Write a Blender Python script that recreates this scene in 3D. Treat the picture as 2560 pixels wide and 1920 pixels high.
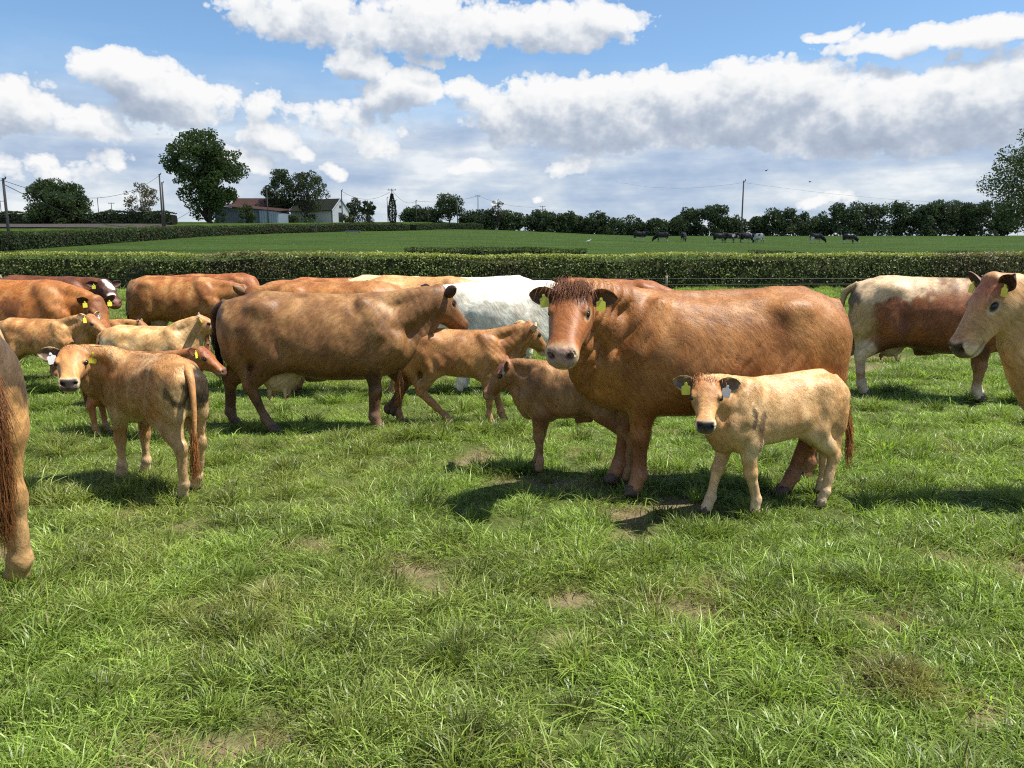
import bpy, bmesh, math, random
import numpy as np
from mathutils import Vector, Matrix

for o in list(bpy.data.objects):
    bpy.data.objects.remove(o)
SC = bpy.context.scene
COL = SC.collection
RAD = math.radians

# ------------------------------------------------------------------ camera
PITCH = RAD(9.45); CAMH = 1.68; FPX = 1923.0          # focal length in photo pixels (2560 wide)
cam = bpy.data.cameras.new('camera'); cam.sensor_width = 36; cam.lens = FPX / 2560 * 36
cam.clip_start = .05; cam.clip_end = 6000
cam_o = bpy.data.objects.new('camera', cam); COL.objects.link(cam_o)
cam_o.location = (0, 0, CAMH); cam_o.rotation_euler = (RAD(90) - PITCH, 0, 0)
SC.camera = cam_o

# ------------------------------------------------------------------ sun, sky, exposure
SUN_EL = RAD(62); SUN_AZ = RAD(92)                    # azimuth clockwise from +Y (the view direction)
sv = Vector((math.sin(SUN_AZ) * math.cos(SUN_EL), math.cos(SUN_AZ) * math.cos(SUN_EL), math.sin(SUN_EL)))
sl = bpy.data.lights.new('sun', 'SUN'); sl.energy = 4.6; sl.angle = RAD(.53); sl.color = (1, .95, .86)
so = bpy.data.objects.new('sun', sl); COL.objects.link(so)
so.rotation_euler = (-sv).to_track_quat('-Z', 'Y').to_euler()
SC.view_settings.view_transform = 'Standard'; SC.view_settings.look = 'None'
SC.view_settings.exposure = 1.1; SC.view_settings.gamma = 1.0; SC.view_settings.use_curve_mapping = False
SC.cycles.max_bounces = 6; SC.cycles.diffuse_bounces = 2; SC.cycles.transparent_max_bounces = 6
SC.cycles.use_denoising = False; SC.cycles.filter_width = 1.15
SC.cycles.use_adaptive_sampling = True; SC.cycles.adaptive_threshold = .012; SC.cycles.adaptive_min_samples = 12
SC.cycles_curves.shape = 'RIBBONS'

# ------------------------------------------------------------------ small helpers
def link(o, parent=None):
    COL.objects.link(o)
    if parent is not None: o.parent = parent
    return o
def mesh_obj(name, V, F, mat=None, parent=None, smooth=False, mats=None, midx=None):
    me = bpy.data.meshes.new(name)
    V = np.asarray(V, np.float32)
    if isinstance(F, np.ndarray):
        k = F.shape[1]
        me.vertices.add(len(V)); me.vertices.foreach_set('co', V.ravel())
        me.loops.add(F.size); me.loops.foreach_set('vertex_index', F.astype(np.int32).ravel())
        me.polygons.add(len(F)); me.polygons.foreach_set('loop_start', np.arange(0, F.size, k, dtype=np.int32))
        me.update(calc_edges=True); me.validate()
    else:
        me.from_pydata([tuple(map(float, v)) for v in V], [], [tuple(f) for f in F]); me.update()
    if smooth: me.polygons.foreach_set('use_smooth', np.ones(len(me.polygons), bool))
    for m in (mats or ([mat] if mat else [])): me.materials.append(m)
    if midx is not None: me.polygons.foreach_set('material_index', np.asarray(midx, np.int32))
    return link(bpy.data.objects.new(name, me), parent)
def tag(o, label=None, cat=None, group=None, kind=None):
    if label: o['label'] = label
    if cat: o['category'] = cat
    if group: o['group'] = group
    if kind: o['kind'] = kind
    return o
def colattr(me, C, name='coat', domain='POINT'):
    at = me.attributes.new(name, 'FLOAT_COLOR', domain)
    C = np.asarray(C, np.float32)
    if C.shape[1] == 3: C = np.concatenate([C, np.ones((len(C), 1), np.float32)], 1)
    at.data.foreach_set('color', C.ravel())
class NT:
    """tiny node-tree writer"""
    def __init__(s, tree): s.t = tree; s.n = tree.nodes; s.l = tree.links
    def add(s, typ, ins=None, **kw):
        nd = s.n.new(typ)
        for k, v in kw.items(): setattr(nd, k, v)
        for k, v in (ins or {}).items(): s.set(nd.inputs[k], v)
        return nd
    def set(s, sock, v):
        if isinstance(v, bpy.types.NodeSocket): s.l.new(v, sock)
        elif isinstance(v, bpy.types.Node): s.l.new(v.outputs[0], sock)
        else: sock.default_value = v
    def math(s, op, a, b=0.0, c=None, clamp=False):
        nd = s.n.new('ShaderNodeMath'); nd.operation = op; nd.use_clamp = clamp
        s.set(nd.inputs[0], a); s.set(nd.inputs[1], b)
        if c is not None: s.set(nd.inputs[2], c)
        return nd.outputs[0]
    def mix(s, f, a, b, blend='MIX'):
        nd = s.n.new('ShaderNodeMix'); nd.data_type = 'RGBA'; nd.blend_type = blend
        s.set(nd.inputs[0], f); s.set(nd.inputs[6], a); s.set(nd.inputs[7], b)
        return nd.outputs[2]
    def ramp(s, f, stops):
        nd = s.n.new('ShaderNodeValToRGB'); s.set(nd.inputs[0], f)
        e = nd.color_ramp.elements
        while len(e) < len(stops): e.new(.5)
        for el, (p, c) in zip(e, stops):
            el.position = p; el.color = c if len(c) == 4 else (*c, 1)
        return nd.outputs[0]
    def noise(s, vec, scale, detail=3, rough=.55, out=0):
        nd = s.n.new('ShaderNodeTexNoise'); nd.inputs['Scale'].default_value = scale
        nd.inputs['Detail'].default_value = detail; nd.inputs['Roughness'].default_value = rough
        if vec is not None: s.l.new(vec, nd.inputs['Vector'])
        return nd.outputs[out]
    def mapping(s, vec, scale=(1, 1, 1), rot=(0, 0, 0), loc=(0, 0, 0)):
        nd = s.n.new('ShaderNodeMapping'); s.l.new(vec, nd.inputs[0])
        nd.inputs['Scale'].default_value = scale; nd.inputs['Rotation'].default_value = rot; nd.inputs['Location'].default_value = loc
        return nd.outputs[0]
def material(name):
    m = bpy.data.materials.new(name); m.use_nodes = True
    nt = NT(m.node_tree); b = m.node_tree.nodes['Principled BSDF']
    return m, nt, b
def simple(name, col, rough=.7, spec=.3, noise=0.0, nscale=8, bump=0.0, metal=0.0):
    m, nt, b = material(name)
    b.inputs['Roughness'].default_value = rough; b.inputs['Specular IOR Level'].default_value = spec; b.inputs['Metallic'].default_value = metal
    c = (*col, 1)
    if noise:
        tc = nt.add('ShaderNodeTexCoord').outputs['Object']
        n = nt.noise(tc, nscale, 4)
        c2 = nt.mix(n, (*[q * (1 - noise) for q in col], 1), (*[min(1, q * (1 + noise)) for q in col], 1))
        nt.set(b.inputs['Base Color'], c2)
        if bump:
            bp = nt.add('ShaderNodeBump', {'Height': n, 'Distance': bump}); nt.set(b.inputs['Normal'], bp.outputs[0])
    else:
        b.inputs['Base Color'].default_value = c
    return m
def ray(px, py):
    u = (px - 1280) / FPX; v = (py - 960) / FPX
    return Vector((u, math.cos(PITCH) - v * math.sin(PITCH), -math.sin(PITCH) - v * math.cos(PITCH)))
def at(px, py, depth):
    """point on the line of sight at forward distance depth"""
    r = ray(px, py); return Vector((0, 0, CAMH)) + r * (depth / r.y)
def gp(px, py, z=0.0):
    """point of the ground plane under a photo pixel"""
    r = ray(px, py); return Vector((0, 0, CAMH)) + r * ((z - CAMH) / r.z)
# ------------------------------------------------------------------ sky: clear-air sky with broken cumulus, laid out by compass direction
def pe(px, py):
    r = ray(px, py).normalized()
    return math.degrees(math.atan2(r.x, r.y)), math.degrees(math.asin(r.z))
def n2(nt, vec, scale, detail=3, rough=.55, out=0):
    o = nt.noise(vec, scale, detail, rough, out); o.node.noise_dimensions = '2D'; return o
def build_world():
    w = bpy.data.worlds.new('World'); SC.world = w; w.use_nodes = True
    w.cycles.sampling_method = 'MANUAL'; w.cycles.sample_map_resolution = 256
    t = w.node_tree; nt = NT(t); bg = t.nodes['Background']
    sky = nt.add('ShaderNodeTexSky', sky_type='NISHITA', sun_disc=False)
    sky.sun_elevation = SUN_EL; sky.sun_rotation = SUN_AZ; sky.air_density = 1.0; sky.dust_density = .6; sky.ozone_density = 1.6; sky.altitude = 100
    # density of cloud in (azimuth, elevation) degrees
    def cloud_group(gname, det, puff):
     g = bpy.data.node_groups.new(gname, 'ShaderNodeTree')
     g.interface.new_socket('P', in_out='INPUT', socket_type='NodeSocketVector')
     g.interface.new_socket('D', in_out='OUTPUT', socket_type='NodeSocketFloat')
     n = NT(g); gi = n.add('NodeGroupInput'); go = n.add('NodeGroupOutput')
     P = gi.outputs[0]
     warp = n2(n, P, .30, 1, .5, out=1)
     wv = n.add('ShaderNodeVectorMath', {0: warp, 1: (2.4, 1.2, 0), 2: (-1.2, -.6, 0)}, operation='MULTIPLY_ADD')
     Pw = n.add('ShaderNodeVectorMath', {0: P, 1: wv.outputs[0]}, operation='ADD').outputs[0]
     blobs = []        # px, py, half width px, half height px, weight : cumulus heaps seen over the field
     for px, py, rx, ry, wt in [
         (330, 190, 125, 60, 1.2), (430, 240, 135, 64, 1.3),
         (900, 160, 95, 42, 1.1), (1000, 225, 110, 55, 1.2),
         (20, 265, 105, 60, 1.0), (200, 310, 150, 36, .6),
         (760, 40, 200, 66, .9), (1060, 65, 240, 68, .95), (1400, 65, 230, 56, 1.0),
         (1170, 225, 70, 32, .9), (680, 345, 80, 36, .9), (655, 265, 60, 55, .42), (860, 305, 150, 50, .5), (950, 375, 50, 26, .6),
         (1480, 280, 320, 95, 1.2), (1850, 262, 340, 98, 1.3), (2200, 290, 300, 90, 1.25), (2500, 250, 230, 95, 1.3),
         (2400, 86, 300, 28, .9), (2090, 82, 75, 14, .55), (1060, 150, 55, 14, .5), (2378, 143, 20, 18, .5),
         (1180, 415, 65, 20, .7), (1420, 410, 80, 34, .6), (830, 430, 50, 24, .6), (1330, 500, 24, 12, .7), (1240, 505, 18, 9, .6), (760, 395, 40, 24, .6), (100, 420, 90, 30, .45), (620, 400, 60, 35, .5), (280, 410, 60, 30, .45), (2080, 505, 60, 18, .45)]:
         a, e = pe(px, py)
         blobs.append((a, e, rx / 33.6 / .98, ry / 33.6, wt))
     D = None
     for a, e, ra, re, wt in blobs:
         q = n.add('ShaderNodeVectorMath', {0: Pw, 1: (a, e, 0)}, operation='SUBTRACT').outputs[0]
         q = n.add('ShaderNodeVectorMath', {0: q, 1: (1 / ra, 1 / re, 0)}, operation='MULTIPLY').outputs[0]
         l2 = n.add('ShaderNodeVectorMath', {0: q, 1: q}, operation='DOT_PRODUCT').outputs['Value']
         d = n.math('MULTIPLY_ADD', l2, -1.05 * wt, 1.15 * wt)
         D = d if D is None else n.math('SMOOTH_MAX', D, d, .25)
     D = n.math('MAXIMUM', D, -1.2)
     sep = n.add('ShaderNodeSeparateXYZ', {0: P})
     # scattered fair-weather cumulus away from the view, at every height
     away = n.math('MULTIPLY', n.ramp(n.math('DIVIDE', n.math('ABSOLUTE', sep.outputs[0]), 90.0), [(0, (0,)*3), (.42, (0,)*3), (.55, (1,)*3)]),
                   n.ramp(n.math('DIVIDE', sep.outputs[1], 90.0), [(0, (0,)*3), (.08, (1,)*3), (.5, (1,)*3), (.8, (.6,)*3)]))
     cum = n.math('MULTIPLY', n.math('SUBTRACT', n2(n, n.mapping(P, (.07, .09, 1)), 1.0, 1, .5), .5), 3.0)
     cum = n.math('MULTIPLY_ADD', n.math('SUBTRACT', away, 1.0), 3.0, cum)
     D = n.math('MAXIMUM', D, cum)
     f1 = n2(n, n.mapping(P, (1, 1.25, 1)), .42, det, .56)
     vo = n.add('ShaderNodeTexVoronoi', {'Vector': n.mapping(P, (1, 1.2, 1)), 'Scale': .85, 'Detail': 2.0, 'Roughness': .55, 'Lacunarity': 2.1}, voronoi_dimensions='2D', feature='F1', normalize=False)
     pf = n.math('SUBTRACT', .48, vo.outputs['Distance'])
     fb = n.math('ADD', n.math('MULTIPLY', n.math('SUBTRACT', f1, .5), 1.5), n.math('MULTIPLY', pf, puff))
     D = n.math('ADD', D, fb)
     n.set(go.inputs[0], D)
     return g
    G0 = cloud_group('cloud_density', 8, .50); G1 = cloud_group('cloud_depth', 3, .25)
    # direction
    tc = nt.add('ShaderNodeTexCoord').outputs['Generated']
    dn = nt.add('ShaderNodeVectorMath', {0: tc}, operation='NORMALIZE').outputs[0]
    s = nt.add('ShaderNodeSeparateXYZ', {0: dn})
    az = nt.math('MULTIPLY', nt.math('ARCTAN2', s.outputs[0], s.outputs[1]), 57.2958)
    el = nt.math('MULTIPLY', nt.math('ARCSINE', s.outputs[2]), 57.2958)
    el = nt.math('MAXIMUM', el, 0.0)
    P = nt.add('ShaderNodeCombineXYZ', {0: az, 1: el}).outputs[0]
    def dens(off, g):
        q = nt.add('ShaderNodeVectorMath', {0: P, 1: off}, operation='ADD').outputs[0]
        gnode = nt.add('ShaderNodeGroup'); gnode.node_tree = g; nt.set(gnode.inputs[0], q)
        return gnode.outputs[0]
    d0 = dens((0, 0, 0), G0); d1 = dens((.45, 1.25, 0), G1)
    cover = nt.ramp(nt.math('MULTIPLY_ADD', d0, .4, .4), [(0, (0,)*3), (.39, (0,)*3), (.45, (.60,)*3), (.56, (1,)*3)])
    # sunlight scattered through the heap: what lies between a point and the sun dims it
    dif = nt.math('MULTIPLY', nt.math('SUBTRACT', d0, d1), .26)
    thick = nt.math('MULTIPLY', nt.math('MAXIMUM', d1, 0.0), .36)
    lit = nt.math('SUBTRACT', nt.math('ADD', dif, .84), thick, clamp=True)
    cc = nt.ramp(lit, [(0, (.40, .47, .59)), (.30, (.50, .57, .68)), (.5, (.65, .70, .78)), (.70, (.86, .89, .92)), (1, (1.0, 1.0, 1.0))])
    # thin grey-blue deck low over the horizon all round, streaked by perspective
    lay = n2(nt, nt.mapping(P, (.055, .42, 1)), 1.0, 5, .55)
    puf = n2(nt, nt.mapping(P, (.20, .42, 1), loc=(9, 3, 0)), 1.0, 6, .58)
    tone = nt.math('ADD', nt.math('MULTIPLY', lay, .55), nt.math('MULTIPLY', puf, .45))
    deck = nt.ramp(tone, [(.34, (.40, .50, .69)), (.45, (.53, .62, .77)), (.53, (.67, .73, .82)), (.63, (.92, .94, .96))])
    e20 = nt.math('DIVIDE', nt.math('ADD', el, nt.math('MULTIPLY', nt.math('SUBTRACT', lay, .5), 5.0)), 20.0)
    dk = nt.ramp(e20, [(0, (.75,)*3), (.10, (.92,)*3), (.40, (.90,)*3), (.53, (.35,)*3), (.68, (0,)*3)])
    sc_ = nt.mix(1.0, sky.outputs[0], SKYTINT, 'MULTIPLY')
    cs = nt.mix(1.0, cc, (CLOUDK,)*3 + (1,), 'MULTIPLY')
    ds = nt.mix(1.0, deck, (CLOUDK,)*3 + (1,), 'MULTIPLY')
    nt.set(bg.inputs[0], nt.mix(cover, nt.mix(dk, sc_, ds), cs)); bg.inputs[1].default_value = SKYK
SKYK = .05; SKYTINT = (1.16, 1.38, 1.52, 1); CLOUDK = 9.0
build_world()
# ------------------------------------------------------------------ cattle: implicit body -> one continuous mesh
def catmull(tab, n=160):
    t = np.asarray(tab, float)
    xs = t[:, 0]
    X = np.linspace(xs[0], xs[-1], n)
    out = [X]
    for c in range(1, t.shape[1]):
        y = t[:, c]
        h = np.diff(xs); dl = np.diff(y) / h
        m = np.zeros_like(y); m[0] = dl[0]; m[-1] = dl[-1]
        m[1:-1] = (dl[:-1] * h[1:] + dl[1:] * h[:-1]) / (h[:-1] + h[1:])
        i = np.clip(np.searchsorted(xs, X, side='right') - 1, 0, len(xs) - 2)
        u = (X - xs[i]) / h[i]
        out.append((2*u**3 - 3*u**2 + 1) * y[i] + (u**3 - 2*u**2 + u) * h[i] * m[i]
                   + (-2*u**3 + 3*u**2) * y[i+1] + (u**3 - u**2) * h[i] * m[i+1])
    return out

class Field:
    def __init__(s, lo, hi, vox):
        s.v = vox
        s.lo = np.array(lo, np.float32)
        s.n = np.ceil((np.array(hi) - np.array(lo)) / vox).astype(int) + 1
        s.F = np.full(s.n, 0.4, np.float32)
        s.ax = [s.lo[i] + vox * np.arange(s.n[i], dtype=np.float32) for i in range(3)]
    def sub(s, lo, hi):
        a = np.clip(np.floor((np.array(lo) - s.lo) / s.v).astype(int), 0, s.n)
        b = np.clip(np.ceil((np.array(hi) - s.lo) / s.v).astype(int) + 1, 0, s.n)
        sl = tuple(slice(a[i], b[i]) for i in range(3))
        return sl, s.ax[0][sl[0]][:, None, None], s.ax[1][sl[1]][None, :, None], s.ax[2][sl[2]][None, None, :]
    def union(s, sl, d, k):
        a = s.F[sl]
        h = np.clip(0.5 + 0.5 * (d - a) / k, 0, 1)
        s.F[sl] = d * (1 - h) + a * h - k * h * (1 - h)
    def carve(s, sl, d, k):
        a = s.F[sl]; d = -d
        h = np.clip(0.5 - 0.5 * (d - a) / k, 0, 1)
        s.F[sl] = d * (1 - h) + a * h + k * h * (1 - h)
    def cone(s, a, b, ra, rb, k=0.04, sy=1.0, carve=False):
        a = np.array(a, float); b = np.array(b, float)
        m = max(ra, rb) * max(1, sy) + k + 0.02
        sl, X, Y, Z = s.sub(np.minimum(a, b) - m, np.maximum(a, b) + m)
        ba = b - a; L = max(float(ba @ ba), 1e-8)
        t = np.clip(((X - a[0]) * ba[0] + (Y - a[1]) * ba[1] + (Z - a[2]) * ba[2]) / L, 0, 1)
        dx = X - a[0] - t * ba[0]; dy = (Y - a[1] - t * ba[1]) / sy; dz = Z - a[2] - t * ba[2]
        d = np.sqrt(dx*dx + dy*dy + dz*dz) - (ra + (rb - ra) * t)
        (s.carve if carve else s.union)(sl, d.astype(np.float32), k)
    def ell(s, c, r, k=0.04, R=None, carve=False):
        c = np.array(c, float); r = np.array(r, float)
        m = max(r) + k + 0.02
        sl, X, Y, Z = s.sub(c - m, c + m)
        x, y, z = X - c[0], Y - c[1], Z - c[2]
        if R is not None:
            x, y, z = (R[0][0]*x + R[1][0]*y + R[2][0]*z, R[0][1]*x + R[1][1]*y + R[2][1]*z, R[0][2]*x + R[1][2]*y + R[2][2]*z)
        k0 = np.sqrt((x/r[0])**2 + (y/r[1])**2 + (z/r[2])**2)
        k1 = np.sqrt((x/r[0]**2)**2 + (y/r[1]**2)**2 + (z/r[2]**2)**2) + 1e-6
        d = k0 * (k0 - 1) / k1
        (s.carve if carve else s.union)(sl, d.astype(np.float32), k)
    def loft(s, tab, o=(0, 0, 0), R=None, k=0.05, pear=0.12, p=2.0, m=0.12):
        X0, T, B, W = catmull(tab)
        o = np.array(o, float)
        xa, xb = X0[0], X0[-1]
        lo = np.array([xa, -max(W), min(B)]) - m; hi = np.array([xb, max(W), max(T)]) + m
        if R is None:
            wl, wh = lo + o, hi + o
        else:
            cs = np.array([[x, y, z] for x in (lo[0], hi[0]) for y in (lo[1], hi[1]) for z in (lo[2], hi[2])]) @ R.T + o
            wl, wh = cs.min(0), cs.max(0)
        sl, X, Y, Z = s.sub(wl, wh)
        x, y, z = X - o[0], Y - o[1], Z - o[2]
        if R is not None:
            x, y, z = (R[0][0]*x + R[1][0]*y + R[2][0]*z, R[0][1]*x + R[1][1]*y + R[2][1]*z, R[0][2]*x + R[1][2]*y + R[2][2]*z)
        xc = np.clip(x, xa, xb)
        t = np.interp(xc, X0, T); b = np.interp(xc, X0, B); w = np.interp(xc, X0, W)
        h = np.maximum((t - b) / 2, 0.004); zc = (t + b) / 2
        q = (z - zc)
        w = np.maximum(w * (1 - pear * np.clip(q / h, -1, 1)), 0.004)
        e = (np.abs(y / w)**p + np.abs(q / h)**p)**(1 / p)
        g = np.sqrt((np.abs(y)/w**2)**2 + (np.abs(q)/h**2)**2) + 1e-5
        d = e * (e - 1) / g
        ex = np.abs(x - xc)
        d = np.where(ex > 0, np.sqrt(np.maximum(d, 0)**2 + ex**2), d)
        s.union(sl, np.clip(d, -0.3, 0.3).astype(np.float32), k)
    def mesh(s, smooth=2):
        F = s.F; n = s.n; v = s.v
        S = F < 0
        c = np.zeros(np.array(n) - 1, np.int8)
        for i in (0, 1):
            for j in (0, 1):
                for k in (0, 1):
                    c += S[i:n[0]-1+i, j:n[1]-1+j, k:n[2]-1+k]
        act = (c > 0) & (c < 8)
        ijk = np.argwhere(act)
        idx = np.full(act.shape, -1, np.int64); idx[act] = np.arange(len(ijk))
        P = np.zeros((len(ijk), 3)); cnt = np.zeros(len(ijk))
        I, J, K = ijk.T
        cor = [(0,0,0),(1,0,0),(0,1,0),(1,1,0),(0,0,1),(1,0,1),(0,1,1),(1,1,1)]
        val = {q: F[I+q[0], J+q[1], K+q[2]] for q in cor}
        for a in cor:
            for ax in range(3):
                if a[ax] == 0:
                    b = list(a); b[ax] = 1; b = tuple(b)
                    fa, fb = val[a], val[b]
                    m = (fa < 0) != (fb < 0)
                    t = np.where(m, fa / np.where(m, fa - fb, 1), 0)
                    pos = np.tile(np.array(a, float), (len(ijk), 1)); pos[:, ax] = t
                    P += pos * m[:, None]; cnt += m
        P = P / cnt[:, None] + ijk
        P = P * v + s.lo
        quads = []
        for ax in range(3):
            o1, o2 = [(1, 2), (2, 0), (0, 1)][ax]
            sa = [slice(None)]*3; sb = [slice(None)]*3
            sa[ax] = slice(0, -1); sb[ax] = slice(1, None)
            A, B = S[tuple(sa)], S[tuple(sb)]
            e = np.argwhere(A != B)
            ok = (e[:, o1] > 0) & (e[:, o2] > 0) & (e[:, o1] < n[o1]-1) & (e[:, o2] < n[o2]-1)
            e = e[ok]
            fl = A[e[:, 0], e[:, 1], e[:, 2]]
            def g(d1, d2):
                q = e.copy(); q[:, o1] -= d1; q[:, o2] -= d2
                return idx[q[:, 0], q[:, 1], q[:, 2]]
            Q = np.stack([g(1, 1), g(0, 1), g(0, 0), g(1, 0)], 1)
            Q[~fl] = Q[~fl][:, ::-1]
            quads.append(Q)
        Q = np.concatenate(quads)
        Q = Q[(Q >= 0).all(1)]
        # taubin-like smoothing
        E = np.concatenate([Q[:, [0, 1]], Q[:, [1, 2]], Q[:, [2, 3]], Q[:, [3, 0]]])
        deg = np.bincount(E[:, 0], minlength=len(P)) + np.bincount(E[:, 1], minlength=len(P))
        for it in range(smooth):
            for lam in (0.5, -0.35):
                M = np.stack([np.bincount(E[:, 0], P[E[:, 1], q], len(P)) + np.bincount(E[:, 1], P[E[:, 0], q], len(P)) for q in range(3)], 1)
                P = P + lam * (M / deg[:, None] - P)
        return P, Q

def vnormals(P, Q):
    a = P[Q[:, 2]] - P[Q[:, 0]]; b = P[Q[:, 3]] - P[Q[:, 1]]
    fn = np.cross(a, b)
    N = np.stack([sum(np.bincount(Q[:, c], fn[:, q], len(P)) for c in range(4)) for q in range(3)], 1)
    return N / (np.linalg.norm(N, axis=1, keepdims=True) + 1e-9)

def hash3(i, j, k, seed):
    h = (i.astype(np.int64) * 374761393 + j.astype(np.int64) * 668265263 + k.astype(np.int64) * 2147483647 + seed * 1274126177) & 0xffffffff
    h = ((h ^ (h >> 13)) * 1274126177) & 0xffffffff
    h = (h ^ (h >> 16)) & 0xffffffff
    return h.astype(np.float64) / 4294967295.0
def vnoise(P, sc, seed=0, octv=3):
    out = np.zeros(len(P)); amp = 1; tot = 0
    for o in range(octv):
        q = P * (np.array(sc) * 2**o) + 37.1 * seed + 11.3 * o
        i = np.floor(q).astype(np.int64); f = q - i; f = f*f*(3-2*f)
        r = 0
        for a in (0, 1):
            for b in (0, 1):
                for c in (0, 1):
                    w = (f[:, 0] if a else 1-f[:, 0]) * (f[:, 1] if b else 1-f[:, 1]) * (f[:, 2] if c else 1-f[:, 2])
                    r = r + w * hash3(i[:, 0]+a, i[:, 1]+b, i[:, 2]+c, seed + o)
        out += amp * (r - 0.5) * 2; tot += amp; amp *= 0.5
    return out / tot

def sstep(a, b, x):
    t = np.clip((x - a) / (b - a), 0, 1)
    return t * t * (3 - 2 * t)
def unit(v):
    v = np.array(v, float); return v / np.linalg.norm(v)
def headframe(D, roll=0.0, up=(0, 0, 1)):
    x = unit(D); u = np.array(up, float); z = unit(u - (u @ x) * x); y = np.cross(z, x)
    c, s = math.cos(roll), math.sin(roll)
    y, z = c*y + s*z, -s*y + c*z
    return np.stack([x, y, z], 1)

COW = dict(
    torso=[(-.88, 1.16, 1.06, .05), (-.84, 1.285, .88, .15), (-.74, 1.355, .76, .235), (-.60, 1.395, .69, .275), (-.42, 1.405, .645, .295), (-.2, 1.375, .60, .32),
           (.08, 1.36, .545, .335), (.32, 1.37, .53, .315), (.5, 1.385, .535, .275), (.66, 1.35, .57, .235), (.78, 1.24, .62, .18), (.86, 1.08, .72, .09)],
    shoulder=(.54, .155, 1.00), sh_r=(.17, .10, .30), point=(.70, .155, .90), elbow=(.50, .165, .70), knee=(.545, .15, .41), ffet=(.54, .15, .15), fhoof=(.57, .15, .055),
    fr=(.135, .118, .085, .066, .045, .052, .055),
    hip=(-.52, .125, 1.07), stifle=(-.40, .20, .76), butt=(-.72, .13, 1.08), ham=(-.73, .15, .82), hock=(-.76, .16, .47), hfet=(-.735, .16, .15), hhoof=(-.70, .16, .055),
    hr=(.180, .150, .150, .132, .066, .046, .052, .055),
    withers=(.46, 0, 1.25), mid=(.60, 0, 1.05), brisk=(.72, 0, .80), nr=(.115, .080, .195, .105, .160, .075), tailhead=(-.845, 0, 1.30),
    head=[(-.05, .00, -.09, .05), (-.02, .06, -.14, .10), (.05, .078, -.195, .126), (.12, .076, -.230, .134), (.19, .064, -.228, .127), (.27, .048, -.205, .112),
          (.34, .036, -.180, .101), (.41, .026, -.170, .098), (.47, .016, -.168, .101), (.515, -.002, -.155, .094), (.540, -.026, -.138, .076), (.556, -.058, -.112, .042)],
    hl=1.0, ear=(.19, .125), eye=.024, hoof=1.0, belly=.6, H=1.4, ey=1.0)
CALF = dict(
    torso=[(-.525, .78, .70, .03), (-.49, .865, .60, .10), (-.41, .915, .55, .148), (-.30, .935, .535, .164), (-.16, .925, .51, .170),
           (.02, .905, .48, .172), (.18, .905, .465, .165), (.31, .915, .465, .145), (.41, .885, .485, .12), (.475, .82, .53, .09), (.52, .73, .60, .04)],
    shoulder=(.335, .085, .68), sh_r=(.105, .06, .18), point=(.43, .085, .63), elbow=(.305, .095, .50), knee=(.34, .088, .305), ffet=(.335, .088, .115), fhoof=(.355, .088, .045),
    fr=(.078, .070, .052, .044, .030, .035, .037),
    hip=(-.30, .072, .74), stifle=(-.235, .115, .565), butt=(-.43, .075, .76), ham=(-.425, .085, .58), hock=(-.465, .095, .355), hfet=(-.44, .095, .115), hhoof=(-.415, .095, .045),
    hr=(.105, .092, .085, .075, .043, .030, .035, .037),
    withers=(.28, 0, .84), mid=(.37, 0, .71), brisk=(.43, 0, .57), nr=(.060, .046, .098, .058, .078, .044), tailhead=(-.49, 0, .875),
    head=[(-.035, .00, -.06, .04), (-.015, .042, -.09, .07), (.03, .058, -.125, .088), (.08, .056, -.142, .094), (.125, .045, -.140, .086), (.175, .031, -.126, .068),
          (.22, .020, -.108, .057), (.265, .012, -.102, .057), (.30, .007, -.100, .061), (.328, -.003, -.095, .058), (.345, -.020, -.085, .047), (.355, -.04, -.07, .025)],
    hl=.64, ear=(.150, .108), eye=.021, hoof=.66, belly=.5, H=.935, ey=1.20)

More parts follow.
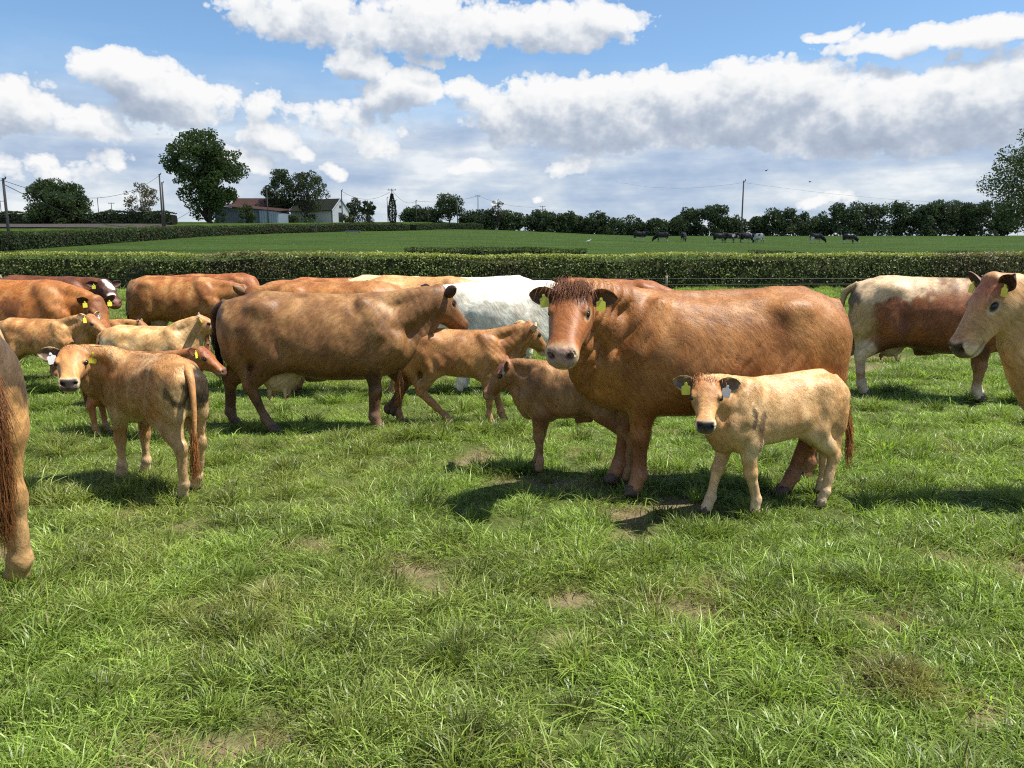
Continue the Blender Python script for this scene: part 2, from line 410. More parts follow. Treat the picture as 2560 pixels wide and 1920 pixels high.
def build_body(kind, pose, vox, feat):
    """pose: poll (3), D (3), roll, nk (start direction of the neck), legs {'fl':(dx,dy,dz) ...} or joint overrides"""
    B = dict(COW if kind == 'cow' else CALF)
    a = B['hl']
    st = feat.get('long', 1.0)
    if st != 1.0:
        B['torso'] = [(x * st, t, b, w) for x, t, b, w in B['torso']]
        for n in ('shoulder', 'point', 'elbow', 'knee', 'ffet', 'fhoof', 'hip', 'stifle', 'butt', 'ham', 'hock', 'hfet', 'hhoof', 'withers', 'mid', 'brisk', 'tailhead'):
            B[n] = (B[n][0] * st, B[n][1], B[n][2])
    fat = feat.get('fat', 1.0); low = feat.get('low', 0.0)
    poll = np.array(pose['poll'], float); R = headframe(pose['D'], pose.get('roll', 0), pose.get('up', (0, 0, 1)))
    tips = np.array([poll, poll + R[:, 0] * .58 * a, poll + R[:, 1] * .2 * a, poll - R[:, 1] * .2 * a])
    lo = np.minimum(tips.min(0) - .25 * a, [-1.12 if kind == 'cow' else -.65, -.45 if kind == 'cow' else -.27, -.0])
    hi = np.maximum(tips.max(0) + .25 * a, [1.08 if kind == 'cow' else .6, .45 if kind == 'cow' else .27, 1.5 if kind == 'cow' else 1.0])
    lo[2] = 0.0
    J = {}
    for side, sg in (('l', 1), ('r', -1)):
        o = pose.get('legs', {}).get('f' + side, (0, 0, 0)); m = np.array([1, sg, 1.])
        dx, dy, dz = o[:3]
        f = {n: np.array(B[n]) * m for n in ('point', 'elbow', 'knee', 'ffet', 'fhoof')}
        f['elbow'] += (.10*dx, .05*dy, 0); f['knee'] += (.48*dx, .5*dy, .6*dz); f['ffet'] += (.92*dx, dy, dz); f['fhoof'] += (dx, dy, dz)
        f.update({q: np.array(p, float) for q, p in pose.get('over', {}).get('f' + side, {}).items()})
        J['f' + side] = f
        o = pose.get('legs', {}).get('h' + side, (0, 0, 0)); dx, dy, dz = o[:3]
        h = {n: np.array(B[n]) * m for n in ('hip', 'stifle', 'butt', 'ham', 'hock', 'hfet', 'hhoof')}
        h['stifle'] += (.22*dx, .1*dy, .2*dz); h['ham'] += (.1*dx, 0, 0); h['hock'] += (.60*dx, .5*dy, .7*dz); h['hfet'] += (.94*dx, dy, dz); h['hhoof'] += (dx, dy, dz)
        h.update({q: np.array(p, float) for q, p in pose.get('over', {}).get('h' + side, {}).items()})
        J['h' + side] = h
        for g in (f, h):
            for p in g.values():
                lo = np.minimum(lo, p - .2 * a); hi = np.maximum(hi, p + .2 * a)
    lo[2] = 0.012
    fd = Field(lo, hi, vox)
    T = [(x, t, b - low * math.exp(-((x - .0) / (.5 * a))**2), w * (1 + (fat - 1) * math.exp(-((x) / (.6 * a))**2))) for x, t, b, w in B['torso']]
    fd.loft(T, k=.05 * a, pear=.13, p=2.2)
    kb = .07 * a
    for sd, sg in (('l', 1), ('r', -1)):
        h = J['h' + sd]; r = B['hr']
        fd.cone(h['hip'], h['stifle'], r[0], r[1], kb * 1.7, sy=.74)
        fd.cone(h['butt'], h['ham'], r[2], r[3], kb, sy=.78)
        fd.cone(h['stifle'], h['hock'], r[1] * .95, r[4] * .92, .05 * a, sy=.8)
        fd.cone(h['ham'], h['hock'] + (-.01*a, 0, .03*a), r[3] * .85, r[4] * .62, .05 * a, sy=.75)
        fd.cone(h['hock'] + (-.035*a, 0, .05*a), h['hock'] + (0, 0, -.02*a), r[4] * .55, r[4] * .85, .025 * a)
        fd.cone(h['hock'], h['hfet'], r[4] * .95, r[5], .03 * a, sy=.85)
        fd.ell(h['hfet'], (r[6]*1.08, r[6], r[6]*1.05), .02 * a)
        fd.cone(h['hfet'], h['hhoof'], r[6] * .92, r[7], .02 * a)
        fd.cone(h['hfet'] + (-.03*a, 0, -.01), h['hfet'] + (-.04*a, 0, -.035*a), .022*a, .016*a, .015*a)
        # hip bone and pin bone
        pass
        f = J['f' + sd]; r = B['fr']
        S = np.array(B['shoulder']) * (1, sg, 1)
        fd.ell(S, np.array(B['sh_r']), .09 * a)
        fd.cone(f['point'], f['elbow'], r[0], r[1], kb, sy=.8)
        fd.cone(S + np.array((.0, .0, -.1)) * a, f['elbow'] + np.array((-.03, .0, .02)) * a, r[0] * .9, r[1] * .8, kb, sy=.8)
        fd.cone(f['elbow'] + np.array((.02, 0, 0)) * a, f['knee'], r[1] * .92, r[3] * .9, .05 * a, sy=.85)
        fd.ell(f['knee'], (r[3]*1.02, r[3]*.98, r[3]*1.25), .025 * a)
        fd.cone(f['knee'], f['ffet'], r[3] * .82, r[4], .03 * a, sy=.9)
        fd.ell(f['ffet'], (r[5]*1.08, r[5], r[5]*1.05), .02 * a)
        fd.cone(f['ffet'], f['fhoof'], r[5] * .92, r[6], .02 * a)
        fd.cone(f['ffet'] + (-.03*a, 0, -.01), f['ffet'] + (-.04*a, 0, -.035*a), .022*a, .016*a, .015*a)
    # bones and hollows under the hide
    mf = (lambda x, y, z: np.array((x * st, y, z))) if kind == 'cow' else (lambda x, y, z: np.array((x * .61 * st, y * .525, z * .667)))
    df = feat.get('bony', .55)
    fd.cone(mf(-.55, 0, 1.375), mf(.45, 0, 1.345), .040*a, .040*a, .06*a)
    for sg in (1, -1):
        fd.ell(mf(-.45, .190*sg, 1.265), np.array((.11, .06, .06)) * a, .11 * a)                  # hook
        fd.ell(mf(-.80, .085*sg, 1.20), np.array((.05, .045, .05)) * a, .05 * a)                  # pin
        fd.ell(mf(.73, .175*sg, .92), np.array((.055, .05, .08)) * a, .06 * a)                    # point of shoulder
        fd.cone(mf(.44, .15*sg, 1.30), mf(.60, .235*sg, 1.0), .05*a, .06*a, .07*a)                # spine of the shoulder blade
        fd.ell(mf(-.255, .405*sg, 1.165), np.array((.125, .115*df, .105)) * a, .10 * a, carve=True)  # hollow of the flank
        fd.cone(mf(-.33, .40*sg, 1.00), mf(-.235, .40*sg, .74), .075*a*df, .075*a*df, .09*a, carve=True)   # fold in front of the thigh
        fd.cone(mf(.31, .435*sg, 1.18), mf(.35, .43*sg, .80), .085*a*df, .085*a*df, .10*a, carve=True)      # behind the shoulder
        fd.cone(mf(-.645, .345*sg, 1.10), mf(-.60, .345*sg, .80), .055*a*df, .05*a*df, .06*a, carve=True)   # seam between the thigh muscles
        for lg, kn, ft in (('f', 'knee', 'ffet'), ('h', 'hock', 'hfet')):
            j = J[lg + ('l' if sg > 0 else 'r')]; bk = np.array((-.030 * a, 0, 0))
            fd.cone(j[kn] + bk + (0, 0, -.03 * a), j[ft] + bk * .9 + (0, 0, .02 * a), .020*a, .020*a, .018*a)   # tendons behind the shin
    # neck
    def hp(x, y, z): return poll + R @ (np.array((x, y, z)) * a)
    nk = np.array(pose.get('nk', (.85, 0, .5)))
    starts = [np.array(B['withers'], float), np.array(B['mid'], float), np.array(B['brisk'], float)]
    ends = [hp(-.0, 0, -.02), hp(.03, 0, -.075), hp(.10, 0, -.15)]
    nr = B['nr']; gk = feat.get('neck', 1.0)
    curves = []
    for i in range(3):
        A, E = starts[i], ends[i]; L = np.linalg.norm(E - A)
        C = A + nk * L * (.50, .48, .40)[i] + (np.array((0, 0, -.06*a)) if i == 2 else 0)
        pts = [(1-t)**2 * A + 2*t*(1-t)*C + t*t*E for t in np.linspace(0, 1, 8)]
        curves.append(pts)
        for j in range(7):
            t0, t1 = j/7, (j+1)/7
            e0 = t0**.8; e1 = t1**.8
            fd.cone(pts[j], pts[j+1], (nr[2*i]*(1-e0) + nr[2*i+1]*e0)*gk, (nr[2*i]*(1-e1) + nr[2*i+1]*e1)*gk, .06 * a)
    if feat.get('dewlap', 1):
        dz = .085 * a * feat.get('dewlap', 1)
        lowp = [p - np.array((0, 0, (nr[4]*(1-t)+nr[5]*t)*.75)) - np.array((0, 0, dz*math.sin(math.pi*min(1, .35 + .65*(1-t))))) for p, t in zip(curves[2], np.linspace(0, 1, 8))]
        for j in range(6):
            fd.cone(lowp[j], lowp[j+1], .036*a, .032*a, .07 * a)
        fd.cone(np.array(B['brisk']) + np.array((.02, 0, -.12)) * a, lowp[1], .075*a, .05*a, .07*a)
    fd.cone(np.array(B['brisk']) + np.array((-.02, 0, -.02)) * a, np.array(B['brisk']) + np.array((-.25, 0, -.13)) * a, .17*a, .10*a, .08*a)
    # head
    fd.loft(B['head'], poll, R, k=.035 * a, pear=-.08, p=2.5, m=.06)
    for sg in (1, -1):
        fd.ell(hp(.115, .078*sg, -.115), np.array((.105, .045, .085)) * a, .03 * a, R)          # cheek
        fd.ell(hp(.170, .104*sg*B['ey'], .028), np.array((.055, .026, .022)) * a, .016 * a, R)          # brow
        fd.cone(hp(.20, .097*sg, -.045), hp(.36, .062*sg, -.04), .020*a, .022*a, .03*a)      # cheek bone
        fd.ell(hp(.475, .066*sg, -.040), np.array((.050, .034, .038)) * a, .02 * a, R)           # nostril wing
    fd.ell(hp(.46, 0, -.14), np.array((.060, .060, .035)) * a, .02 * a, R)                     # chin
    fd.ell(hp(-.005, 0, .055), np.array((.05, .075, .04)) * a, .03 * a, R)                     # poll
    for sg in (1, -1):
        fd.ell(hp(.178, .130*sg*B['ey'], -.002), np.array((.030, .020, .020)) * a, .012 * a, R, carve=True)
        fd.cone(hp(.550, .046*sg, -.036), hp(.500, .072*sg, -.034), .020*a, .013*a, .010*a, carve=True)
        fd.cone(hp(.545, .0*sg, -.120), hp(.525, .07*sg, -.118), .008*a, .008*a, .012*a, carve=True); fd.cone(hp(.525, .07*sg, -.118), hp(.40, .11*sg, -.112), .008*a, .007*a, .012*a, carve=True)
    # belly extras
    if feat.get('udder'):
        u = feat['udder']
        c = np.array((-.36, 0, .60))
        fd.ell(c + (0, 0, -.03*u), (.18*u, .155*u, .165*u), .05)
        fd.ell(c + (-.06, 0, -.09*u), (.15*u, .15*u, .12*u), .05)
        for tx in (-.10, .06):
            for ty in (-.075, .075):
                p = c + np.array((tx - .03, ty, -.19*u))
                fd.cone(p, p + np.array((0, ty*.1, -.09*u)), .026*u, .015*u, .02)
    if feat.get('sheath'):
        fd.cone((-.08*a/.64, 0, B['torso'][5][2] + .0), (.02*a/.64, 0, B['torso'][5][2] - .05*a), .05*a, .035*a, .06*a)
    if feat.get('navel'):
        fd.cone((.02, 0, .56), (-.10, 0, .525), .06, .04, .07)
    P, Q = fd.mesh(3)
    info = dict(J=J, R=R, poll=poll, a=a, B=B, curves=curves)
    return P, Q, info

def ear_mesh(L, W, nu=9, nv=9):
    V = []; F = []
    def lay(off):
        for i in range(nu):
            u = i / (nu - 1)
            wid = W * .5 * float(np.interp(u, [0, .2, .45, .7, .88, .96, 1], [.50, .80, 1.0, .88, .56, .34, .12]))
            for j in range(nv):
                v = -1 + 2 * j / (nv - 1)
                cup = W * .26 * (1 - u * .5) * (v * v - .45)
                droop = -.10 * L * u * u
                V.append((L * u - .02 * L * v * v, wid * v + droop * .0, cup * .9 - off * (1 - v * v * .9) + .0 * u))
    lay(0.0); lay(.07 * W + .004)
    n = nu * nv
    for i in range(nu - 1):
        for j in range(nv - 1):
            q = i * nv + j
            F.append((q, q + nv, q + nv + 1, q + 1)); F.append((n + q, n + q + 1, n + q + nv + 1, n + q + nv))
    for i in range(nu - 1):
        for j, fl in ((0, 0), (nv - 1, 1)):
            q = i * nv + j
            f = (q, n + q, n + q + nv, q + nv)
            F.append(f[::-1] if fl else f)
    for j in range(nv - 1):
        q = (nu - 1) * nv + j
        F.append((q, n + q, n + q + 1, q + 1))
    return np.array(V), np.array(F), nu * nv

def lin(c):
    c = np.array(c, float) / 255
    return np.where(c <= .04045, c / 12.92, ((c + .055) / 1.055) ** 2.4)
# ------------------------------------------------------------------ cattle materials
def coat_material(name, bump=.55, sheen=.06):
    m, nt, b = material(name)
    at_ = nt.add('ShaderNodeAttribute', attribute_name='coat')
    tc = nt.add('ShaderNodeTexCoord').outputs['Object']
    rot = nt.mapping(tc, (1, 1, 1), (0, RAD(-42), 0))
    wob = nt.add('ShaderNodeVectorMath', {0: rot, 1: nt.add('ShaderNodeVectorMath', {0: nt.noise(tc, 3.0, 2, .5, out=1), 1: (.22, .22, .22)}, operation='MULTIPLY').outputs[0]}, operation='ADD').outputs[0]
    fine = nt.noise(nt.mapping(wob, (44, 44, 8)), 1.0, 5, .66)
    mott = nt.noise(nt.mapping(wob, (9, 9, 4)), 1.0, 4, .6)
    big = nt.noise(tc, 2.2, 3)
    f = nt.math('MULTIPLY_ADD', fine, 1.7, .15)
    f = nt.math('MULTIPLY', f, nt.math('MULTIPLY_ADD', mott, 1.1, .45))
    f = nt.math('MULTIPLY', f, nt.math('MULTIPLY_ADD', big, .3, .85))
    cc = nt.add('ShaderNodeCombineColor'); 
    for i in range(3): nt.set(cc.inputs[i], f)
    nt.set(b.inputs['Base Color'], nt.mix(1.0, at_.outputs['Color'], cc.outputs[0], 'MULTIPLY'))
    b.inputs['Roughness'].default_value = .52; b.inputs['Specular IOR Level'].default_value = .32
    b.inputs['Sheen Weight'].default_value = sheen; b.inputs['Sheen Roughness'].default_value = .5
    nt.set(b.inputs['Sheen Tint'], nt.mix(.6, (1, 1, 1, 1), at_.outputs['Color']))
    h = nt.math('ADD', nt.math('MULTIPLY', fine, .45), nt.math('MULTIPLY', mott, .45))
    bp = nt.add('ShaderNodeBump', {'Height': h, 'Distance': .012, 'Strength': bump}); nt.set(b.inputs['Normal'], bp.outputs[0])
    return m
M_COAT = coat_material('cattle_coat')
M_EYE = simple('eye_dark', (.006, .004, .003), .06, .6)
M_HOOF = simple('hoof_horn', (.07, .05, .035), .5, .4, .4, 20)
def hair_material():
    m, nt, b = material('cattle_hair')
    at_ = nt.add('ShaderNodeAttribute', attribute_name='coat')
    nt.set(b.inputs['Base Color'], at_.outputs['Color'])
    b.inputs['Roughness'].default_value = .5; b.inputs['Specular IOR Level'].default_value = .25
    return m
M_HAIR = hair_material()
def tag_material(name, col):
    m, nt, b = material(name)
    tc = nt.add('ShaderNodeTexCoord').outputs['Object']
    br = nt.add('ShaderNodeTexBrick', {'Vector': nt.mapping(tc, (1, 1, 1), (RAD(90), 0, 0)), 'Color1': (1, 1, 1, 1), 'Color2': (1, 1, 1, 1), 'Mortar': (0, 0, 0, 1),
                                       'Scale': 60.0, 'Mortar Size': .014, 'Brick Width': .45, 'Row Height': .8})
    n = nt.noise(tc, 60, 2)
    k = nt.math('MULTIPLY', nt.math('SUBTRACT', 1.0, br.outputs[0]), nt.math('GREATER_THAN', n, .5))
    nt.set(b.inputs['Base Color'], nt.mix(nt.math('MULTIPLY', k, .7), (*col, 1), (.03, .03, .02, 1)))
    b.inputs['Roughness'].default_value = .4
    return m
M_TAGY = tag_material('tag_yellow', (.66, .63, .06))
M_TAGW = tag_material('tag_white', (.72, .74, .74))

def tag_mesh():
    w, h = .5, .5
    pts = [(-.13, .92), (.13, .92), (.20, .66), (.5, .5), (.52, -.40), (.42, -.5), (-.42, -.5), (-.52, -.40), (-.5, .5), (-.20, .66)]
    V = [(x, -.035, z - .85) for x, z in pts] + [(x, .035, z - .85) for x, z in pts]
    n = len(pts)
    F = [tuple(range(n)), tuple(range(2 * n - 1, n - 1, -1))] + [(i + n, (i + 1) % n + n, (i + 1) % n, i) for i in range(n)]
    b0 = len(V)      # round stud that pins it through the ear
    for k in range(10):
        c, s_ = math.cos(k * .6283), math.sin(k * .6283)
        V += [(.16 * c, -.10, .16 * s_), (.16 * c, .04, .16 * s_)]
    F += [tuple(b0 + 2 * k for k in range(10)), tuple(b0 + 1 + 2 * k for k in range(9, -1, -1))]
    F += [(b0 + 2*k, b0 + 2*k + 1, b0 + (2*k + 3) % 20, b0 + (2*k + 2) % 20) for k in range(10)]
    me = bpy.data.meshes.new('ear_tag'); me.from_pydata(V, [], F); me.update()
    return me
TAGM = {}
for nm, mt in (('y', M_TAGY), ('w', M_TAGW)):
    TAGM[nm] = tag_mesh(); TAGM[nm].materials.append(mt)

def hoof_mesh():
    V = []; F = []
    for sg in (1, -1):
        b0 = len(V)
        rings = [(0.0, .060, .034, .012), (.02, .058, .034, .010), (.045, .048, .031, .0), (.075, .040, .028, -.008)]
        for z, rx, ry, cx in rings:
            for k in range(10):
                a = 2 * math.pi * k / 10
                V.append((cx + rx * math.cos(a), sg * .026 + ry * math.sin(a) * .88, z))
        for r in range(3):
            for k in range(10):
                q = b0 + r * 10
                F.append((q + k, q + (k + 1) % 10, q + 10 + (k + 1) % 10, q + 10 + k))
        F.append(tuple(b0 + 9 - k for k in range(10))); F.append(tuple(b0 + 30 + k for k in range(10)))
    me = bpy.data.meshes.new('hoof'); me.from_pydata(V, [], F); me.update()
    me.polygons.foreach_set('use_smooth', np.ones(len(me.polygons), bool)); me.materials.append(M_HOOF)
    return me
HOOFM = hoof_mesh()
def eye_mesh():
    bm = bmesh.new(); bmesh.ops.create_uvsphere(bm, u_segments=14, v_segments=9, radius=1)
    me = bpy.data.meshes.new('eye'); bm.to_mesh(me); bm.free()
    me.polygons.foreach_set('use_smooth', np.ones(len(me.polygons), bool)); me.materials.append(M_EYE)
    return me
EYEM = eye_mesh()

def tube(pts, rads, n=8):
    pts = [np.array(p, float) for p in pts]
    V = []; F = []
    up = np.array((.13, .97, .21))
    for i, p in enumerate(pts):
        t = unit(pts[min(i + 1, len(pts) - 1)] - pts[max(i - 1, 0)])
        x = unit(np.cross(t, up)); y = np.cross(t, x)
        for k in range(n):
            a = 2 * math.pi * k / n
            V.append(p + rads[i] * (math.cos(a) * x + math.sin(a) * y))
    for i in range(len(pts) - 1):
        for k in range(n):
            F.append((i*n + k, i*n + (k+1) % n, (i+1)*n + (k+1) % n, (i+1)*n + k))
    V.append(pts[0]); V.append(pts[-1])
    for k in range(n):
        F.append((len(V) - 2, (k+1) % n, k, k)[:3]); F.append((len(V) - 1, (len(pts)-1)*n + k, (len(pts)-1)*n + (k+1) % n))
    return V, F
def spline(pts, n):
    t = np.asarray(pts, float); s_ = np.arange(len(t), dtype=float)
    tab = np.concatenate([s_[:, None], t], 1)
    return np.stack(catmull(tab, n)[1:], 1)

def hair_obj(name, roots, dirs, lens, cols, parent, rad=.0011, droop=.25, mat=None, wavy=0.0, rng=None):
    n = len(roots)
    cu = bpy.data.hair_curves.new(name)
    kp = 4 if not wavy else 8
    cu.add_curves([kp] * n)
    t = np.linspace(0, 1, kp)[None, :, None]
    P = roots[:, None, :] + dirs[:, None, :] * lens[:, None, None] * t
    P = P + np.array((0, 0, -1.0))[None, None, :] * (lens[:, None, None] * droop * t * t)
    if wavy:
        ph = rng.uniform(0, 6.283, (n, 1, 3)); fr = rng.uniform(5, 11, (n, 1, 3))
        P = P + np.sin(ph + fr * t) * wavy * t * rng.uniform(.3, 1.2, (n, 1, 1)) - np.sin(ph) * 0
    cu.points.foreach_set('position', P.astype(np.float32).ravel())
    ra = cu.attributes.get('radius') or cu.attributes.new('radius', 'FLOAT', 'POINT')
    rr = np.tile(np.interp(np.linspace(0, 1, kp), [0, .33, .67, 1], [1.0, .95, .75, .2]) * rad, n).astype(np.float32)
    ra.data.foreach_set('value', rr)
    at_ = cu.attributes.new('coat', 'FLOAT_COLOR', 'CURVE')
    C = np.concatenate([cols, np.ones((n, 1))], 1).astype(np.float32)
    at_.data.foreach_set('color', C.ravel())
    cu.materials.append(mat or M_HAIR)
    o = bpy.data.objects.new(name, cu)
    return link(o, parent)

def fur_obj(roots, nrm, dirs, lens, cols, parent, wid):
    """short coat hair as thin blades that lie along the hide"""
    n = len(roots)
    side = np.cross(dirs, nrm); side /= np.linalg.norm(side, axis=1, keepdims=True) + 1e-9
    base = roots - nrm * .001
    V = np.stack([base - side * wid, base + side * wid, roots + dirs * lens[:, None]], 1).reshape(-1, 3)
    o = mesh_obj('hair', V, np.arange(3 * n).reshape(-1, 3), M_HAIR, parent, True)
    colattr(o.data, np.repeat(cols, 3, axis=0))
    N3 = np.repeat(nrm, 3, axis=0)
    o.data.normals_split_custom_set_from_vertices(N3.astype(np.float32).tolist())
    return o
def headw(H):
    d = np.linalg.norm((H - (.25, 0, -.06)) / (1.65, 1, 1.05), axis=1)
    return 1 - sstep(.17, .25, d)

def animal(name, label, kind, loc, heading, pose, col, scale=1.0, vox=.014, feat=None, tags='', tail=None, hair=0, hlen=.02, group=None, seed=1, cat=None, marks=None, ears=(-.30, .05), parts=True):
    feat = dict(feat or {}); rng = np.random.default_rng(seed)
    vox *= 1.42 if math.hypot(loc[0], loc[1]) > 8.5 else 1.14
    P, Q, I = build_body(kind, pose, vox / scale, feat)
    J, R, poll, a, B = I['J'], I['R'], I['poll'], I['a'], I['B']
    N = vnormals(P, Q)
    H = (P - poll) @ R / a                                  # head coordinates
    # surface relief: soft muscle and hide undulation, folds on the neck
    rel = .005 * a * vnoise(P, 9 / a, seed, 2) + .014 * a * vnoise(P, 4 / a, seed + 5, 2)
    nearhead = headw(H)
    wneck = np.zeros(len(P))
    mid = np.array(I['curves'][1]); 
    d2 = np.linalg.norm(P[:, None, :] - mid[None], axis=2)
    tn = d2.argmin(1) / 7.0
    fx = B['torso'][-1][0]
    wneck = (1 - sstep(.26 * a, .36 * a, d2.min(1))) * sstep(.48 * fx, .72 * fx, P[:, 0]) * (1 - nearhead)
    if feat.get('folds'):
        seg = mid[-1] - mid[0]; s_ = (P - mid[0]) @ unit(seg)
        ph = s_ / a * 40 + 4.5 * vnoise(P * (1, 1, .5), 4 / a, seed + 9, 2) + P[:, 2] * 4
        rel += feat['folds'] * a * wneck * (np.abs(np.sin(ph)) ** .55 - .7) * sstep(-.35, .1, vnoise(P, 3.3 / a, seed + 21, 2) + .25)
    if feat.get('wrinkle'):
        ww = np.exp(-((P[:, 0] + .20) / .30)**2 - ((P[:, 2] - .98) / .20)**2) * sstep(.1, .2, np.abs(P[:, 1]))
        ph = (P[:, 0] * .80 + P[:, 2] * .60) * 2 * math.pi / .15 + 5.0 * vnoise(P, 3.0, seed + 51, 2)
        rel += feat['wrinkle'] * ww * (np.abs(np.sin(ph)) ** .6 - .7) * sstep(-.2, .35, vnoise(P, 4.0, seed + 52, 2))
    if feat.get('ribs'):
        wr = sstep(-.5 * fx, -.2 * fx, P[:, 0]) * (1 - sstep(.35 * fx, .6 * fx, P[:, 0])) * sstep(.5 * B['H'], .62 * B['H'], P[:, 2]) * (1 - sstep(.8 * B['H'], .95 * B['H'], P[:, 2]))
        rel += feat['ribs'] * wr * np.sin((P[:, 0] + .25 * P[:, 2]) * 2 * math.pi / (.10 * a))
    P = P + N * (rel * (1 - .8 * nearhead))[:, None]
    N = vnormals(P, Q)
    # ---------------- colour of the coat
    c = {k: lin(v) for k, v in col.items()}
    gt_ = float(sstep(.22, .40, float(c['base'] @ np.array((.3, .55, .15)))))
    gain = np.array((.65, .645, .57)) * (1 - gt_) + np.array((.82, .85, .84)) * gt_
    c = {k: v * gain for k, v in c.items()}
    base = c['base']
    C = np.tile(base, (len(P), 1))
    def put(w, colr):
        nonlocal C
        w = np.clip(w, 0, 1)[:, None]; C = C * (1 - w) + np.asarray(colr) * w
    nz = vnoise(P, 5 / a, seed + 2, 3); nf = vnoise(P, 18 / a, seed + 3, 2)
    nx = vnoise(P * (1, 1, .35), 8 / a, seed + 7, 3)
    top = P[:, 2] / B['H']
    if 'back' in c: put(sstep(.82, 1.0, top + .06 * nz) * .8, c['back'])
    if 'dark' in c: put(sstep(.0, .45, nx + .05) * feat.get('darkw', .7) * sstep(.45, .6, top), c['dark'])
    if 'pale' in c: put(sstep(.05, .45, -nx + .05) * .6 * sstep(.5, .65, top), c['pale'])
    bz = B['torso'][5][2]
    inb = (np.abs(P[:, 0]) < .62 * fx / .86 * .95)
    if 'belly' in c: put((1 - sstep(bz - .02 * a, bz + .16 * a, P[:, 2] + .02 * nz)) * sstep(bz - .16*a, bz - .08*a, P[:, 2] + .0) * inb, c['belly'])
    if 'rump' in c: put(sstep(.62 * fx, .82 * fx, -P[:, 0] + .05 * a * nz) * (1 - sstep(.78, .9, top)), c['rump'])
    if 'leg' in c: put((1 - sstep(.20, .42, top + .03 * nz)) * .95, c['leg'])
    if 'foot' in c: put((1 - sstep(.08, .2, top + .03 * nz)) * .9, c['foot'])
    hd = nearhead * (H[:, 0] > -.1)
    if 'face' in c: put(hd * sstep(-.02, .08, H[:, 0]), c['face'])
    if 'poll' in c: put(hd * (1 - sstep(.06, .30, H[:, 0] + .05 * nf)) * sstep(-.05, .03, H[:, 2]) * .85, c['poll'])
    if 'cheek' in c: put(hd * sstep(-.02, -.10, H[:, 2]) * sstep(.0, .1, H[:, 0]) * .8, c['cheek'])
    for sg in (1, -1):
        de = np.linalg.norm((H - (.185, .118 * sg * B['ey'], -.010)) / (1.7, 1, .95), axis=1)
        if 'ring' in c: put((1 - sstep(.022, .046, de + .012 * nf)) * .55, c['ring'])
        put((1 - sstep(.020, .030, de)) * .95, (.012, .009, .008))
    put(sstep(.405, .470, H[:, 0] - .044 + .016 * nf + .70 * np.maximum(0, -H[:, 2] - .06)) * .9 * hd, c.get('muzzle', base))
    nose = sstep(.470, .490, H[:, 0] + .006 * nf + .25 * np.minimum(0, H[:, 2] + .03)) * sstep(-.118, -.10, H[:, 2]) * (1 - sstep(.072, .088, np.abs(H[:, 1]))) * (1 - sstep(-.002, .012, H[:, 2]))
    put(nose * hd, c.get('nose', base))
    for sg in (1, -1):
        put((1 - sstep(.014, .024, np.linalg.norm((H - (.532, .056 * sg, -.036)) / (1.5, 1.2, .9), axis=1))) * .95, (.02, .012, .01))
    lipd = np.abs(H[:, 2] + .115) + np.maximum(0, .40 - H[:, 0]) * 2
    put((1 - sstep(.003, .010, lipd)) * hd * .6 * (H[:, 0] > .36), (.05, .03, .02))
    if feat.get('udder'):
        du = np.linalg.norm((P - (-.38, 0, .53)) / (1.1, 1, 1.15), axis=1)
        put((1 - sstep(.19 * feat['udder'], .245 * feat['udder'], du)) * (P[:, 2] < .66), c.get('udder', (.45, .30, .22)))
        put((1 - sstep(.33, .37, P[:, 2])) * (du < .28) * (np.abs(P[:, 1]) < .14) * (np.abs(P[:, 0] + .38) < .16), lin((205, 130, 115)))
    for mk in (marks or []):                                   # splashes of dung and natural patches: (centre, radii, colour, strength, noise)
        ctr, rr, mc, stg, nz_ = mk
        dm = np.linalg.norm((P - np.array(ctr)) / np.array(rr), axis=1) + nz_ * vnoise(P * (1, 1, .45), 14 / a, seed + 31, 3)
        put((1 - sstep(.75, 1.05, dm)) * stg, lin(mc) * .8)
    C = C * (1 + .10 * nf + .10 * nz)[:, None]
    C = np.clip(C, .004, .95)
    # ---------------- ears, part of the same body
    nb = len(P)
    VV = [P]; QQ = [Q]; CC = [C]; EAR = {}
    eL, eW = B['ear']
    for si, sg in ((0, 1), (1, -1)):
        ev, ef, nin = ear_mesh(eL, eW)
        epar = ears[si] if isinstance(ears[0], (tuple, list)) else ears
        d = unit((epar[0], .95 * sg, epar[1]))
        opn = np.array((.80, .10 * sg, .50)) if len(epar) < 3 else np.array((math.cos(epar[2]), .1 * sg, math.sin(epar[2])))
        z = unit(opn - (opn @ d) * d); y = np.cross(z, d)
        Er = np.stack([d, y, z], 1)
        W_ = poll + (R @ ((ev @ Er.T) + np.array((.035, .096 * sg, -.004)) * a).T).T
        EAR[sg] = (Er, poll + R @ (np.array((.035, .096 * sg, -.004)) * a))
        inn = np.arange(len(ev)) < nin
        v_ = np.abs(ev[:, 1]) / (eW * .5)
        ci = np.where((inn & (v_ < .72))[:, None], c.get('earin', base * .35), c.get('earout', base))
        tip = sstep(.75, 1.0, ev[:, 0] / eL)[:, None]
        ci = ci * (1 - tip * .5) + c.get('eartip', c.get('earout', base)) * tip * .5
        n0 = sum(len(x) for x in VV)
        VV.append(W_); QQ.append(ef + n0); CC.append(ci)
    PA = np.concatenate(VV); QA = np.concatenate(QQ); CA = np.concatenate(CC)
    body = mesh_obj(name, PA * scale, QA, M_COAT, None, True)
    colattr(body.data, CA)
    body.location = loc if len(loc) == 3 else (*loc, 0.0)
    body.rotation_euler = (0, 0, heading)
    tag(body, label, cat or kind, group)
